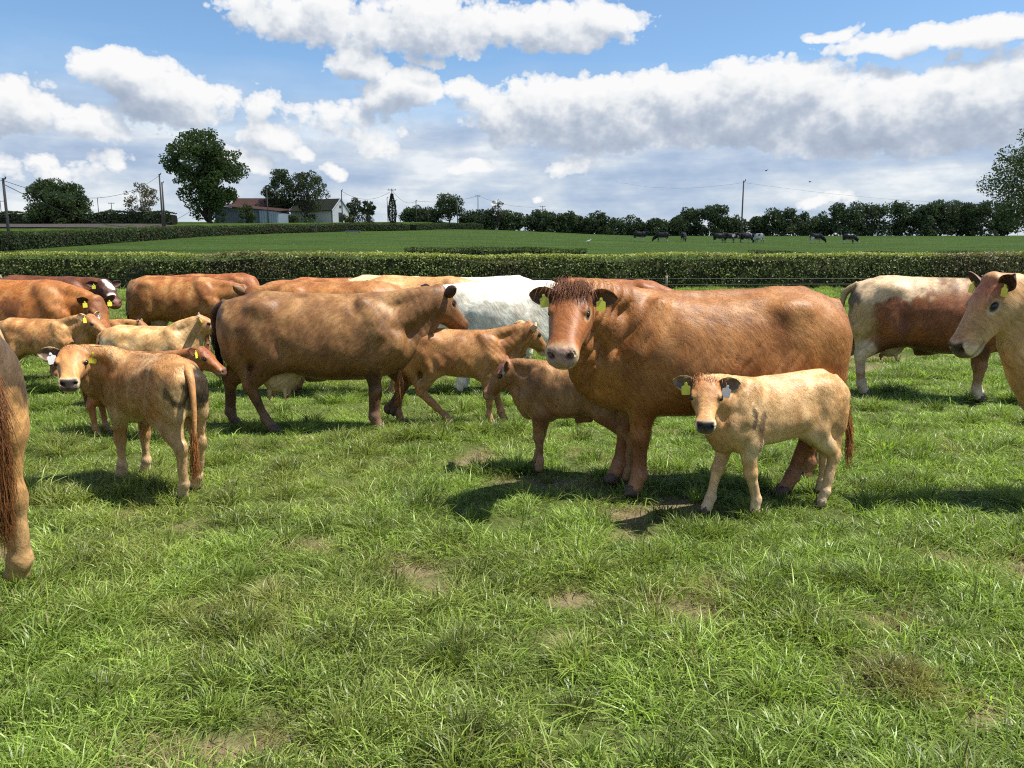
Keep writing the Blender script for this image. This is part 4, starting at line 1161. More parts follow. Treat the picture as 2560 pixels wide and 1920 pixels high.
def hedge(name, label, path, wdt, hgt, leaf_n, leaf_s, col, top, seed, brown=.25, rough=.08, group=None, basefn=None, ragged=0.0):
    """clipped hedge along a path of (x, y): dark light-blocking core, leaf faces over front, top and ends"""
    rng = np.random.default_rng(seed)
    pts = spline([(a, b, 0) for a, b in path], max(8, len(path) * 6))
    seg = np.linalg.norm(np.diff(pts, axis=0), axis=1); S = np.concatenate([[0], np.cumsum(seg)])
    root = link(bpy.data.objects.new(name, None)); root.location = (pts[0][0], pts[0][1], land(pts[0][0], pts[0][1])); tag(root, label, 'hedge', group)
    o0 = np.array(root.location)
    def at_s(s):
        c = np.stack([np.interp(s, S, pts[:, i]) for i in (0, 1)], 1)
        c2 = np.stack([np.interp(np.minimum(s + .3, S[-1]), S, pts[:, i]) - np.interp(np.maximum(s - .3, 0), S, pts[:, i]) for i in (0, 1)], 1)
        t = c2 / np.linalg.norm(c2, axis=1, keepdims=True)
        return c, t
    def hh(s):
        q = np.stack([s, 0*s, 0*s], 1)
        return hgt * (1 + rough * vnoise(q, .35, seed, 3) + ragged * np.maximum(0, vnoise(q, .12, seed + 1, 2)))
    # solid dark core, added to block light inside the hedge
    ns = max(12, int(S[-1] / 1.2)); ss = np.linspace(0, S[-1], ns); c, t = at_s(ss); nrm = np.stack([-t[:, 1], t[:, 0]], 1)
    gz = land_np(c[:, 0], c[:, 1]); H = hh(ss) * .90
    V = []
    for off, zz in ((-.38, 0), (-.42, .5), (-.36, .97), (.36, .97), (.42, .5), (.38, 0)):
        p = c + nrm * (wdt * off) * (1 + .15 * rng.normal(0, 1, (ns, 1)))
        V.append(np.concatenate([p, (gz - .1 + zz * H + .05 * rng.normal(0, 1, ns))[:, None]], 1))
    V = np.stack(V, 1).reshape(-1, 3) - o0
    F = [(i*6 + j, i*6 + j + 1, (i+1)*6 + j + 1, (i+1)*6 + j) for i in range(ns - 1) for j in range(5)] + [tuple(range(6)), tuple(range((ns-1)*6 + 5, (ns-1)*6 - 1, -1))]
    mesh_obj('dark_core', V, F, M_CORE, root)
    # leaves
    s = rng.uniform(0, S[-1], leaf_n); c, t = at_s(s); nrm = np.stack([-t[:, 1], t[:, 0]], 1); H = hh(s)
    f = rng.random(leaf_n)
    istop = f < .38; side = np.where(rng.random(leaf_n) < .72, -1.0, 1.0)
    # the side that faces the camera gets most of the leaves
    tocam = np.sign((nrm * -c).sum(1)); side = side * -tocam
    zz = np.where(istop, H * (1 + rng.normal(0, .025, leaf_n) - abs(rng.normal(0, .02, leaf_n))), H * rng.random(leaf_n) ** .9)
    bulge = .46 + .05 * np.sin(zz / H * 3) + .045 * vnoise(np.stack([s, zz, 0*s], 1), 1.3, seed + 4, 3)
    off = np.where(istop, rng.uniform(-.5, .5, leaf_n), side * (bulge + rng.normal(0, .035, leaf_n)))
    p = c + nrm * (wdt * off)[:, None]
    z = land_np(p[:, 0], p[:, 1]) * .0 + np.interp(s, ss, gz) + zz
    P = np.concatenate([p, z[:, None]], 1)
    N = np.where(istop[:, None], np.array((0, 0, 1.0))[None], np.concatenate([nrm * side[:, None], np.full((leaf_n, 1), .25)], 1))
    q = np.stack([s, zz * 1.0, 0*s], 1)
    nb = vnoise(q, .22, seed + 6, 2); n2_ = vnoise(q, 1.6, seed + 7, 2)
    T = np.array(col)[None] * (1 + .35 * n2_ + .25 * rng.normal(0, 1, leaf_n))[:, None]
    wt = (sstep(.80, 1.0, zz / H) * .85)[:, None]
    T = T * (1 - wt) + np.array(top)[None] * rng.uniform(.7, 1.3, (leaf_n, 1)) * wt
    wb = (brown * sstep(.0, .4, nb) * (rng.random(leaf_n) < .75))[:, None]
    T = T * (1 - wb) + np.array((.115, .085, .050))[None] * rng.uniform(.6, 1.3, (leaf_n, 1)) * wb
    hole = vnoise(q, 2.6, seed + 8, 2) < -.42
    kp = ~(hole & ~istop) | (rng.random(leaf_n) < .3)
    leaf_cloud('foliage', (P - o0)[kp], rng.uniform(.6, 1.35, kp.sum()) * leaf_s, np.clip(T[kp], .004, .6), root, rng, N[kp])
    # shoots that stand up out of the clipped top
    nsht = int(S[-1] * 2.2)
    s = rng.uniform(0, S[-1], nsht); c, t = at_s(s)
    Vs = []; Fs = []
    for i in range(nsht):
        b = np.array((c[i, 0], c[i, 1] + rng.uniform(-.3, .3) * wdt, float(np.interp(s[i], ss, gz)) + float(hh(s[i:i+1])[0]) * .97)) - o0
        l = rng.uniform(.06, .20) * hgt / 1.5; e = b + np.array((rng.normal(0, .05), rng.normal(0, .05), l))
        w_ = .010; k = len(Vs)
        Vs += [b + (-w_, 0, 0), b + (w_, 0, 0), e + (w_*2.2, 0, -.4*l), e, e + (-w_*2.2, 0, -.4*l)]; Fs.append((k, k+1, k+2, k+3, k+4))
    so_ = mesh_obj('shoots', Vs, Fs, M_LEAF, root); colattr(so_.data, np.tile(np.array(top), (len(Vs), 1)), 'tint'); tag(so_, kind='stuff')
    return root

# ------------------------------------------------------------------ hedges
def build_hedges():
    hedge('hedge', 'long clipped hawthorn hedge right behind the herd', [(-46, 39.4), (-20, 39.6), (0, 39.5), (22, 39.8), (27.0, 39.9)], 1.5, 1.62, 60000, .11, (.125, .155, .045), (.235, .255, .060), 3, brown=.9, rough=.11)
    hedge('hedge', 'clipped hedge beyond the metal gate at right', [(29.6, 41.0), (38, 41.5), (52, 42)], 1.6, 1.7, 16000, .11, (.095, .13, .036), (.17, .20, .05), 4, brown=.4)
    hedge('hedge', 'low rounded hedge showing just over the long hedge, centre', [(-6.5, 47.5), (0, 48), (4.5, 48.2)], 1.8, .85, 8000, .11, (.085, .125, .034), (.14, .18, .045), 5, rough=.25)
    hedge('hedge', 'low bushy hedge showing over the long hedge near the big tree', [(15, 49), (20, 48.6), (28, 48), (40, 48)], 1.8, .75, 12000, .11, (.085, .12, .034), (.13, .17, .045), 6, rough=.3)
    hedge('hedge', 'far boundary hedge running back from the ploughed field to the ivy pole', [(-44, 52), (-42, 63), (-44, 95), (-45, 120), (-37, 150), (-26, 165), (-23, 170)], 2.0, 1.45, 38000, .22, (.080, .108, .036), (.125, .155, .045), 8, brown=.6, rough=.12)
    hedge('hedge', 'low far hedge along the top of the field beyond the ivy pole', [(-22, 172), (-17, 190), (-8, 200)], 2.0, 1.5, 7000, .24, (.075, .11, .036), (.11, .15, .04), 9, brown=.3, rough=.15)
    hedge('hedge', 'overgrown dark hedge behind the ploughed field', [(-130, 122), (-95, 121), (-70, 120), (-52, 121)], 3.0, 1.5, 16000, .34, (.065, .09, .035), (.085, .115, .04), 10, brown=.15, rough=.5, ragged=.5)
    hedge('hedge', 'garden hedge in front of the white cottage', [(-54, 166), (-49, 165.5), (-45.5, 166)], 1.6, 1.5, 5000, .22, (.08, .11, .04), (.11, .15, .05), 11, rough=.1)
build_hedges()

# ------------------------------------------------------------------ trees
def tx(px, y): return (px - 1280) / FPX * (y * math.cos(PITCH) + .276) * 1.0
def hpx(px_h, y): return px_h / FPX * (y * math.cos(PITCH) + .3) * 1.03
DG = (.036, .060, .018)
def build_trees():
    y = 150
    tree('chestnut_tree', 'tall dark chestnut tree in full leaf left of the sheds', tx(528, y), y, hpx(222, y), hpx(204, y), 22000, .50, (.075, .115, .034), 21, trunk_h=.02, shape='egg', clumps=170, cl=.085, limbs=16)
    y = 118
    tree('round_tree', 'wide round green tree over the ploughed field', tx(157, y), y, hpx(108, y), hpx(146, y), 20000, .36, (.085, .125, .045), 22, trunk_h=.02, shape='dome', clumps=130, cl=.11)
    tree('willow_tree', 'thin pale half-bare willow beside the twin poles', tx(365, y + 2), y + 2, hpx(104, y), hpx(92, y), 2600, .26, (.19, .165, .085), 23, trunk_h=.12, shape='round', clumps=70, cl=.085, bark=M_BARKL, limbs=26, trunk_r=.16)
    y = 172
    tree('garden_tree', 'spreading tree with dark trunk left of the cottage roof', tx(707, y), y, hpx(132, y), hpx(92, y), 6500, .42, (.070, .100, .036), 24, trunk_h=.16, clumps=60, cl=.11, gaps=.12, limbs=16, group='trees at the cottage')
    tree('garden_tree', 'spreading tree leaning right over the cottage roof', tx(768, y), y, hpx(128, y), hpx(118, y), 5600, .40, (.085, .108, .042), 25, trunk_h=.18, clumps=64, cl=.09, gaps=.16, lean=.5, limbs=22, group='trees at the cottage')
    y = 205
    for i, (px, hh_, ww, sh) in enumerate([(885, 62, 52, 'round'), (925, 56, 36, 'round'), (850, 40, 40, 'round')]):
        tree('far_tree', ['grey-green far tree just right of the cottage gable', 'lone small far tree between cottage and ivy pole', 'low far tree tucked behind the cottage gable'][i], tx(px, y), y, hpx(hh_, y), hpx(ww, y), 1900, .52, (.075, .10, .045), 30 + i, trunk_h=.1, shape=sh, clumps=26, cl=.14, group='far trees beyond the cottage')
    tree('broad_tree', 'broad dark round tree standing alone on the skyline', tx(1124, y), y, hpx(76, y), hpx(86, y), 4200, .50, (.08, .11, .045), 35, trunk_h=.2, clumps=50, cl=.12)
    # bushes along the top of the field, each an individual
    row = [(1040, 36, 60, 'low dark bush left of the broad skyline tree'), (1075, 30, 44, 'small bush under the broad skyline tree'), (1180, 44, 44, 'dark bush right of the broad skyline tree'), (1215, 56, 50, 'dark bush at the foot of the thin bare tree'), (1278, 48, 60, 'rounded dark bush right of the thin bare tree'), (1345, 56, 56, 'dark bush at the left side of the skyline gap'), (1372, 52, 38, 'dark bush closing the skyline gap from the left'),
           (1415, 54, 46, 'tall bush opening the hedgerow right of the skyline gap'), (1450, 44, 44, 'second bush of the hedgerow right of the gap'), (1490, 56, 52, 'third taller bush of the hedgerow right of the gap'), (1535, 42, 52, 'low bush above the first black cow'), (1585, 48, 56, 'bush above the walking black cow'), (1640, 46, 54, 'bush above the grazing black cow'), (1690, 52, 44, 'bush between two taller hedgerow trees'), (1732, 70, 52, 'tall dark tree above the grey cow'), (1785, 78, 56, 'pointed tree left of the lone electricity pole'), (1840, 48, 54, 'low bush behind the lone electricity pole'), (1895, 56, 44, 'bush right of the lone electricity pole'),
           (1950, 66, 58, 'bushy tree above the group of cows'), (2005, 60, 54, 'bushy tree left of the grazing pair'), (2052, 56, 50, 'low tree above the spotted grazing cow'), (2110, 82, 66, 'tall broad tree starting the thick row'), (2175, 80, 72, 'second broad tree in the thick row'), (2245, 86, 60, 'third tall tree in the thick row'), (2295, 84, 52, 'narrow tall tree in the middle of the thick row'), (2345, 88, 58, 'tall leafy tree right of the row middle'), (2395, 86, 56, 'tall tree towards the end of the thick row'), (2445, 84, 56, 'last tall tree before the big hawthorn'), (2500, 80, 56, 'row tree behind the big hawthorn')]
    y = 204
    for i, (px, hh_, ww, lb) in enumerate(row):
        yy = y + (i % 3) * 1.5 - .004 * max(0, px - 1700)
        tree('hedgerow_tree', lb, tx(px, yy), yy, hpx(hh_ * .90 + 3, yy), hpx(ww * 1.22, yy), int(2400 + 26 * hh_), .62, (.085, .118, .056), 40 + i, trunk_h=.01, shape='dome' if hh_ < 62 else 'column', clumps=64, cl=.16, group='trees and bushes of the far hedgerow', depth=4.5)
    tree('bare_tree', 'thin half-bare tree sticking up above the bushes', tx(1245, 202), 202, hpx(82, 202), hpx(34, 202), 500, .40, (.09, .10, .06), 80, trunk_h=.3, shape='round', clumps=22, cl=.16, limbs=18, trunk_r=.18)
    # big hawthorn at the right edge
    y = 60
    tree('hawthorn_tree', 'big hawthorn in bloom at the right edge of the picture', tx(2700, y), y, hpx(350, y) , hpx(480, y), 46000, .20, (.095, .130, .042), 90, trunk_h=.07, shape='round', clumps=240, cl=.060, limbs=26, bloom=.22)
    rng = np.random.default_rng(5)
build_trees()

# ------------------------------------------------------------------ poles and wires
M_POLE = simple('pole_wood', (.13, .115, .10), .85, .15, .35, 5)
M_WIRE = simple('wire', (.05, .05, .055), .5, .3)
M_IVY = leaf_material('ivy_leaf', (1, 1, 1), .15)
TOPS = {}
def pole(key, label, px, y, h_px, arm=0, lean=0.0, r=.13, group='electricity and telephone poles'):
    x = tx(px, y); z = land(x, y) - .1; h = hpx(h_px, y)
    root = link(bpy.data.objects.new('utility_pole', None)); root.location = (x, y, z); tag(root, label, 'pole', group)
    v, f = tube([(0, 0, 0), (lean * h * .5, 0, h * .5), (lean * h, 0, h)], [r, r * .88, r * .72], 10); mesh_obj('shaft', v, f, M_POLE, root, True)
    if arm:
        v, f = tube([(lean * h - arm, 0, h * .965), (lean * h + arm, 0, h * .965)], [.07, .07], 6); mesh_obj('crossarm', v, f, M_POLE, root)
        for sx in (-.85, .85):
            v, f = tube([(lean * h + arm * sx, 0, h * .965), (lean * h + arm * sx, 0, h * .965 + .28)], [.07, .05], 6); mesh_obj('insulator', v, f, M_WIRE, root)
    else:
        v, f = tube([(lean * h, -.05, h * .99), (lean * h + .22, -.05, h * .99), (lean * h + .26, -.05, h * 1.02)], [.06, .06, .07], 6); mesh_obj('insulator', v, f, M_WIRE, root)
    TOPS[key] = np.array((x + lean * h, y, z + h * .97))
    return root
def wire(label, a, b, sag, r=.018):
    a, b = np.array(a, float), np.array(b, float)
    pts = [a + (b - a) * t + np.array((0, 0, -sag * 4 * t * (1 - t))) for t in np.linspace(0, 1, 16)]
    v, f = tube(pts - a, [r] * 16, 5); o = mesh_obj('overhead_wire', v, f, M_WIRE); o.location = a
    tag(o, label, 'wire', 'overhead wires')
def build_poles():
    pole('p1', 'leaning pole at the left edge by the ploughed field', 33, 66, 170, lean=-.0)
    pole('p2', 'taller of the twin poles left of the chestnut tree', 415, 112, 128, arm=.0)
    pole('p3', 'shorter of the twin poles left of the chestnut tree', 420, 113, 108)
    pole('p4', 'pole standing in front of the grey shed', 676, 152, 82)
    pole('p5', 'pole right of the white cottage gable', 860, 166, 78)
    ip = pole('p6', 'tall pole swathed in dark ivy at the hedge corner', 984, 172, 92, arm=.9)
    rng = np.random.default_rng(4); n = 1800
    h = hpx(80, 172); z = rng.random(n) * h; rr = .20 + 1.15 * np.sin(np.clip(z / h, 0, 1) * 3.0) ** 1.2 * (1 - z / h * .55); a = rng.uniform(0, 6.283, n)
    P = np.stack([rr * np.cos(a) * rng.uniform(.7, 1, n), rr * np.sin(a), z], 1)
    leaf_cloud('ivy', P, np.full(n, .34), np.array((.030, .044, .020))[None] * rng.uniform(.6, 1.5, (n, 1)), ip, rng, mat=M_IVY)
    pole('p7', 'slim pole just left of the ivy pole', 973, 176, 62, lean=-.02, r=.10)
    pole('p8', 'slim pole just right of the ivy pole', 992, 178, 58, r=.10)
    pole('p9', 'dark pole on the skyline right of the ivy pole', 1043, 196, 52)
    pole('p10', 'short pole between ivy pole and broad tree', 1072, 198, 40)
    pole('p11', 'pole in front of the broad skyline tree', 1145, 199, 66)
    pole('p12', 'pole right of the broad skyline tree', 1196, 230, 72, arm=.7)
    pole('p13', 'pole beside the thin half-bare tree', 1245, 232, 74)
    pole('p14', 'small far pole above the skyline gap', 1356, 240, 66, arm=.8)
    pole('p15', 'lone electricity pole among the black cows', 1849, 120, 146, r=.13)
    pole('p16', 'tiny far pole above the far hedge near the left edge', 16, 260, 62, arm=1.2)
    pole('p17', 'tiny far pole right of the round tree', 257, 250, 66)
    pole('p18', 'tiny far pole left of the willow', 290, 255, 56, arm=1.0)
    wire('wire from the left pole towards the twin poles, upper strand', TOPS['p1'], TOPS['p2'], 2.2, .022)
    wire('wire from the left pole dipping behind the round tree', TOPS['p1'] - np.array((0, 0, .3)), TOPS['p3'] + np.array((-6, 30, -.2)), 4.2, .03)
    wire('wire leaving the left pole out of the picture', TOPS['p1'], TOPS['p1'] + np.array((-16, -6, -.4)), .5, .02)
    wire('wire from the cottage pole to the ivy pole', TOPS['p5'], TOPS['p6'] - np.array((.5, 0, .5)), 1.6, .03)
    wire('wire from the ivy pole down to the skyline pole', TOPS['p6'], TOPS['p9'], 1.4, .03)
    wire('wire along the skyline over the broad tree', TOPS['p9'], TOPS['p12'], .8, .03)
    wire('wire from the skyline pole to the far gap pole', TOPS['p12'], TOPS['p14'], 1.2, .03)
    wire('wire running left from the lone electricity pole', TOPS['p15'], TOPS['p14'] + np.array((14, -60, 2.0)), 1.2, .012)
    wire('wire running right from the lone electricity pole', TOPS['p15'], TOPS['p15'] + np.array((75, 30, -1.0)), 1.4, .012)
build_poles()

# ------------------------------------------------------------------ farm buildings
M_WHITE = simple('whitewash', (.74, .74, .72), .8, .2, .08, .7)
M_ROOF = simple('slate_moss', (.055, .055, .035), .85, .15, .45, 1.4)
M_GREY = simple('grey_sheet', (.19, .215, .24), .6, .4, .2, .6)
M_GREYL = simple('pale_sheet', (.36, .42, .48), .55, .4, .12, .6)
M_RUST = simple('rusty_sheet', (.13, .065, .045), .85, .2, .45, .7)
M_GLASS = simple('dark_glass', (.02, .025, .03), .1, .6)
M_TRIMD = simple('dark_trim', (.05, .045, .04), .6, .3)
def boxm(x0, x1, y0, y1, z0, z1):
    V = [(x, y, z) for z in (z0, z1) for y in (y0, y1) for x in (x0, x1)]
    return V, [(0, 2, 3, 1), (4, 5, 7, 6), (0, 1, 5, 4), (2, 6, 7, 3), (0, 4, 6, 2), (1, 3, 7, 5)]
def part_box(name, b, mat, parent):
    v, f = boxm(*b); return mesh_obj(name, v, f, mat, parent)
def corrugated(name, p0, p1, z0f, z1f, mat, parent, pitch=.45, amp=.05):
    """sheet wall from p0 to p1 with ribs; z0f / z1f = bottom and top heights at both ends"""
    p0, p1 = np.array(p0, float), np.array(p1, float); L = np.linalg.norm(p1 - p0); n = max(4, int(L / pitch) * 4)
    d = (p1 - p0) / L; nn = np.array((d[1], -d[0]))
    V = []
    for i in range(n + 1):
        t = i / n; off = amp * (1 if (i % 4) in (1, 2) else 0)
        q = p0 + d * L * t + nn * off
        V += [(q[0], q[1], z0f[0] * (1 - t) + z0f[1] * t), (q[0], q[1], z1f[0] * (1 - t) + z1f[1] * t)]
    F = [(2*i, 2*i + 2, 2*i + 3, 2*i + 1) for i in range(n)]
    return mesh_obj(name, V, F, mat, parent)
def build_farm():
    # white cottage, long side towards us, gable at right
    y = 176; x0 = tx(706, y); x1 = tx(836, y); z = land(tx(836, y), y) - .3
    r = link(bpy.data.objects.new('cottage', None)); r.location = (x1, y, z); r.rotation_euler = (0, 0, RAD(-24))
    tag(r, 'small white cottage with mossy dark roof and gable window', 'house')
    W = -(x0 - x1); D = 6.0; eh = 3.0; rh = 5.5
    v = [(-W, 0, 0), (0, 0, 0), (0, D, 0), (-W, D, 0), (-W, 0, eh), (0, 0, eh), (0, D, eh), (-W, D, eh), (-W, D/2, rh), (0, D/2, rh)]
    f = [(0, 1, 5, 4), (1, 2, 6, 9, 5), (2, 3, 7, 6), (3, 0, 4, 8, 7)]
    mesh_obj('wall', v, f, M_WHITE, r)
    ov = .35; sl_ = (rh - eh) / (D / 2)
    for sgn in (0, 1):
        ya, yb = (-ov, D/2) if sgn == 0 else (D + ov, D/2)
        za = eh - ov * sl_ + .10
        V = [(-W - .2, ya, za), (.10, ya, za), (.10, yb, rh + .10), (-W - .2, yb, rh + .10)]
        V += [(a, b, c + .14) for a, b, c in V]
        F = [(0, 1, 2, 3), (7, 6, 5, 4), (0, 4, 5, 1), (1, 5, 6, 2), (2, 6, 7, 3), (3, 7, 4, 0)]
        mesh_obj('roof', V, F, M_ROOF, r)
    for sgn in (0, 1):      # white barge boards on the gable
        ya = -.32 if sgn == 0 else D + .32
        v_, f_ = tube([(.16, ya, eh - .30 * sl_ + .10), (.16, D/2, rh + .20)], [.13, .13], 4); mesh_obj('barge_board', v_, f_, M_WHITE, r)
    for (a, b, zz0, zz1) in ((-7.6, -4.6, .95, 2.25), (-13.5, -12.2, .95, 2.25)):
        wdw = part_box('window', (a, b, -.06, .03, zz0, zz1), M_WHITE, r)
        nn = 3 if b - a > 2 else 2
        for k in range(nn):
            ww = (b - a - .1) / nn; part_box('pane', (a + .05 + k * ww + .04, a + .05 + (k + 1) * ww - .04, -.075, -.063, zz0 + .09, zz1 - .09), M_GLASS, wdw)
    g = part_box('window', (-.03, .06, 2.2, 3.5, .5, 2.6), M_TRIMD, r); part_box('pane', (.063, .075, 2.35, 3.35, .6, 2.5), M_GLASS, g)
    g = part_box('attic_vent', (-.03, .06, 2.55, 3.2, 3.6, 4.15), M_TRIMD, r)
    part_box('chimney', (-9.2, -8.3, D/2 - .4, D/2 + .4, rh - .3, rh + 1.3), M_ROOF, r)
    part_box('drainpipe', (-.18, -.06, -.14, -.03, 0, eh - .1), M_TRIMD, r)
    # grey lean-to shed with rusty roof
    y = 158; x0, x1, x2 = tx(545, y), tx(655, y), tx(702, y); z = land(x1, y) - .2
    r = link(bpy.data.objects.new('grey_shed', None)); r.location = (x0, y, z); tag(r, 'grey corrugated shed with sloping rusty roof behind the chestnut', 'shed')
    a, b = x1 - x0, x2 - x0
    h0, h1, h2 = 3.6, 2.8, 2.4
    corrugated('front_wall', (0, 0), (a, 0), (0, 0), (h0, h1), M_GREY, r)
    corrugated('pale_door', (a + .05, -.3), (b, -.3), (0, 0), (h1 - .1, h2), M_GREYL, r)
    part_box('end_wall', (b - .1, b, -.2, 9, 0, h2 - .1), M_GREYL, r)
    part_box('back_wall', (0, b, 9, 9.1, 0, h2), M_GREY, r)
    V = [(-.3, -.5, h0 + .05), (b + .3, -.5, h2 + .05), (b + .3, 9.5, h2 + .9), (-.3, 9.5, h0 + .9)]; V += [(p, q, s_ + .12) for p, q, s_ in V]
    mesh_obj('roof', V, [(3, 2, 1, 0), (4, 5, 6, 7), (0, 1, 5, 4), (1, 2, 6, 5), (2, 3, 7, 6), (3, 0, 4, 7)], M_RUST, r)
    # rust-roofed barn behind
    y = 170; x0, x1 = tx(588, y), tx(700, y); z = land(x1, y) - .3
    r = link(bpy.data.objects.new('barn', None)); r.location = (x0, y, z); tag(r, 'barn with rust-red sheet roof behind the grey shed', 'barn')
    W = x1 - x0
    part_box('wall', (0, W, 0, 9, 0, 3.9), M_TRIMD, r)
    corr = []
    for sgn in (0, 1):
        ya, yb = (-.4, 4.5) if sgn == 0 else (9.4, 4.5)
        V = [(-.4, ya, 3.8), (W + .4, ya, 3.8), (W + .4, yb, 5.7), (-.4, yb, 5.7)]; V += [(p, q, s_ + .1) for p, q, s_ in V]
        mesh_obj('roof', V, [(0, 1, 2, 3), (7, 6, 5, 4), (0, 4, 5, 1), (1, 5, 6, 2), (2, 6, 7, 3), (3, 7, 4, 0)], M_RUST, r)
    # bush at the shed door, water butt
    tree('shed_bush', 'round green bush in front of the grey shed', tx(624, 152), 152, hpx(48, 152), hpx(42, 152), 1500, .34, (.09, .12, .04), 95, trunk_h=.02, shape='dome', clumps=24, cl=.16, cat='bush')
    for i, (px, hh_, ww) in enumerate([(868, 22, 24), (880, 20, 22), (915, 24, 60), (760, 26, 90)]):
        yy = 170
        tree('garden_bush', ['pale garden bush right of the cottage pole', 'second pale garden bush right of the cottage', 'dark garden bush under the lone far tree', 'mound of green growth left of the cottage window'][i], tx(px, yy), yy, hpx(hh_, yy), hpx(ww, yy), 700, .34, ((.13, .14, .05), (.15, .15, .06), (.05, .06, .034), (.085, .12, .04))[i], 100 + i, trunk_h=.02, shape='dome', clumps=18, cl=.15, cat='bush', group='bushes in the cottage garden')
    # timber trough frame and feed trough in the far field
    yy = 146; x = tx(780, yy); r = link(bpy.data.objects.new('timber_stile', None)); r.location = (x, yy, land(x, yy)); tag(r, 'small timber stile frame standing against the far hedge', 'stile')
    for dx in (-1.0, 1.0): part_box('post', (dx - .14, dx + .14, -.1, .1, 0, 1.2 if dx < 0 else 1.5), M_POLE, r)
    part_box('rail', (-1.0, 1.0, -.06, .06, .65, .85), M_POLE, r); part_box('rail', (-1.0, 1.0, -.075, .075, .25, .42), M_POLE, r)
    yy = 142; x = tx(885, yy); r = link(bpy.data.objects.new('feed_trough', None)); r.location = (x, yy, land(x, yy)); tag(r, 'long low feed trough lying in the far field', 'trough')
    part_box('tray', (-1.35, 1.35, -.25, .25, .22, .45), M_GREY, r)
    for dx in (-1.1, 1.1): part_box('leg', (dx - .06, dx + .06, -.2, .2, 0, .22), M_GREY, r)
build_farm()

# ------------------------------------------------------------------ fence along the hedge, gate
M_POST = simple('fence_post', (.20, .175, .14), .9, .1, .4, 9, .02)
M_GALV = simple('galvanised', (.30, .31, .31), .45, .5, .15, 5, 0, .4)
def build_fence():
    lab = {1665: 'weathered fence post right of the main cow head', 965: 'fence post behind the cream cow', 6: 'fence post at the left edge by the hedge'}
    pts = []
    for px in sorted(lab):
        y = 38.2; x = tx(px, y)
        r = link(bpy.data.objects.new('fence_post', None)); r.location = (x, y, land(x, y)); tag(r, lab[px], 'post', 'posts of the hedge fence')
        rng = np.random.default_rng(px)
        h = rng.uniform(.72, .80)
        v, f = tube([(0, 0, -.1), (rng.normal(0, .01), 0, h * .6), (rng.normal(0, .02), 0, h)], [.07, .065, .06], 8); mesh_obj('stake', v, f, M_POST, r, True)
        part_box('staple', (-.012, .012, -.075, -.055, h - .18, h - .12), M_WIRE, r)
        pts.append((x, y - .07, land(x, y) + h - .15))
    for lbl, dz in (('top strand of fence wire in front of the hedge', 0), ('lower strand of fence wire in front of the hedge', -.28)):
        P = [(-40, 38.15, .62 + dz)] + [(p[0], p[1], p[2] + dz) for p in pts] + [(25.5, 38.15, .62 + dz)]
        v, f = tube(P, [.0065] * len(P), 5); tag(mesh_obj('fence_wire', v, f, M_WIRE), lbl, 'wire', 'fence wires')
    y = 39.6; x0 = tx(2484, y)
    r = link(bpy.data.objects.new('field_gate', None)); r.location = (x0, y, land(x0, y)); tag(r, 'galvanised tubular field gate at the right end of the hedge', 'gate')
    for xx in (.15, 3.9): 
        v, f = tube([(xx, 0, .1), (xx, 0, 1.32)], [.03, .03], 8); mesh_obj('stile', v, f, M_GALV, r, True)
    for k in range(6):
        zz = .18 + k * .22; v, f = tube([(.15, 0, zz), (3.9, 0, zz)], [.022, .022], 8); mesh_obj('bar', v, f, M_GALV, r, True)
    v, f = tube([(.15, -.03, .18), (2.0, -.03, 1.28), (3.9, -.03, .18)], [.016, .016, .016], 6); mesh_obj('brace', v, f, M_GALV, r)
    r2 = mesh_obj('gate_post', *tube([(0, 0, -.1), (0, 0, 1.55)], [.11, .10], 10), M_POST, None, True); r2.location = (x0 - .08, y, land(x0, y)); tag(r2, 'stout timber gate post at the end of the long hedge', 'post')
build_fence()

# ------------------------------------------------------------------ unseen cumulus added high overhead to shade the land beyond the hedge
def build_shade_cloud():
    bm = bmesh.new(); bmesh.ops.create_icosphere(bm, subdivisions=5, radius=1)
    me = bpy.data.meshes.new('cloud'); bm.to_mesh(me); bm.free()
    n = len(me.vertices); co = np.zeros(n * 3, np.float32); me.vertices.foreach_get('co', co); co = co.reshape(-1, 3).astype(float)
    co *= (1 + .22 * vnoise(co, 2.2, 5, 4))[:, None]
    co[:, 2] = np.where(co[:, 2] < 0, co[:, 2] * .35, co[:, 2])
    H = 900.0; ty = 292; shift = np.array((sv.x, sv.y)) / sv.z * H
    co *= (430, 236, 60)
    me.vertices.foreach_set('co', co.astype(np.float32).ravel()); me.polygons.foreach_set('use_smooth', np.ones(len(me.polygons), bool)); me.update()
    m, nt, bs = material('shade_cloud_white'); bs.inputs['Base Color'].default_value = (.85, .85, .86, 1); bs.inputs['Roughness'].default_value = 1.0
    tr = nt.add('ShaderNodeBsdfTransparent')
    nt.set(m.node_tree.nodes['Material Output'].inputs[0], nt.add('ShaderNodeMixShader', {0: .48, 1: bs.outputs[0], 2: tr.outputs[0]}).outputs[0])   # partly transparent, to lighten the shade it casts
    me.materials.append(m)
    o = link(bpy.data.objects.new('cloud', me)); o.location = (20 + shift[0], ty + shift[1], H)
    tag(o, 'unseen cumulus added overhead to shade the far field', 'cloud', kind='stuff')
build_shade_cloud()
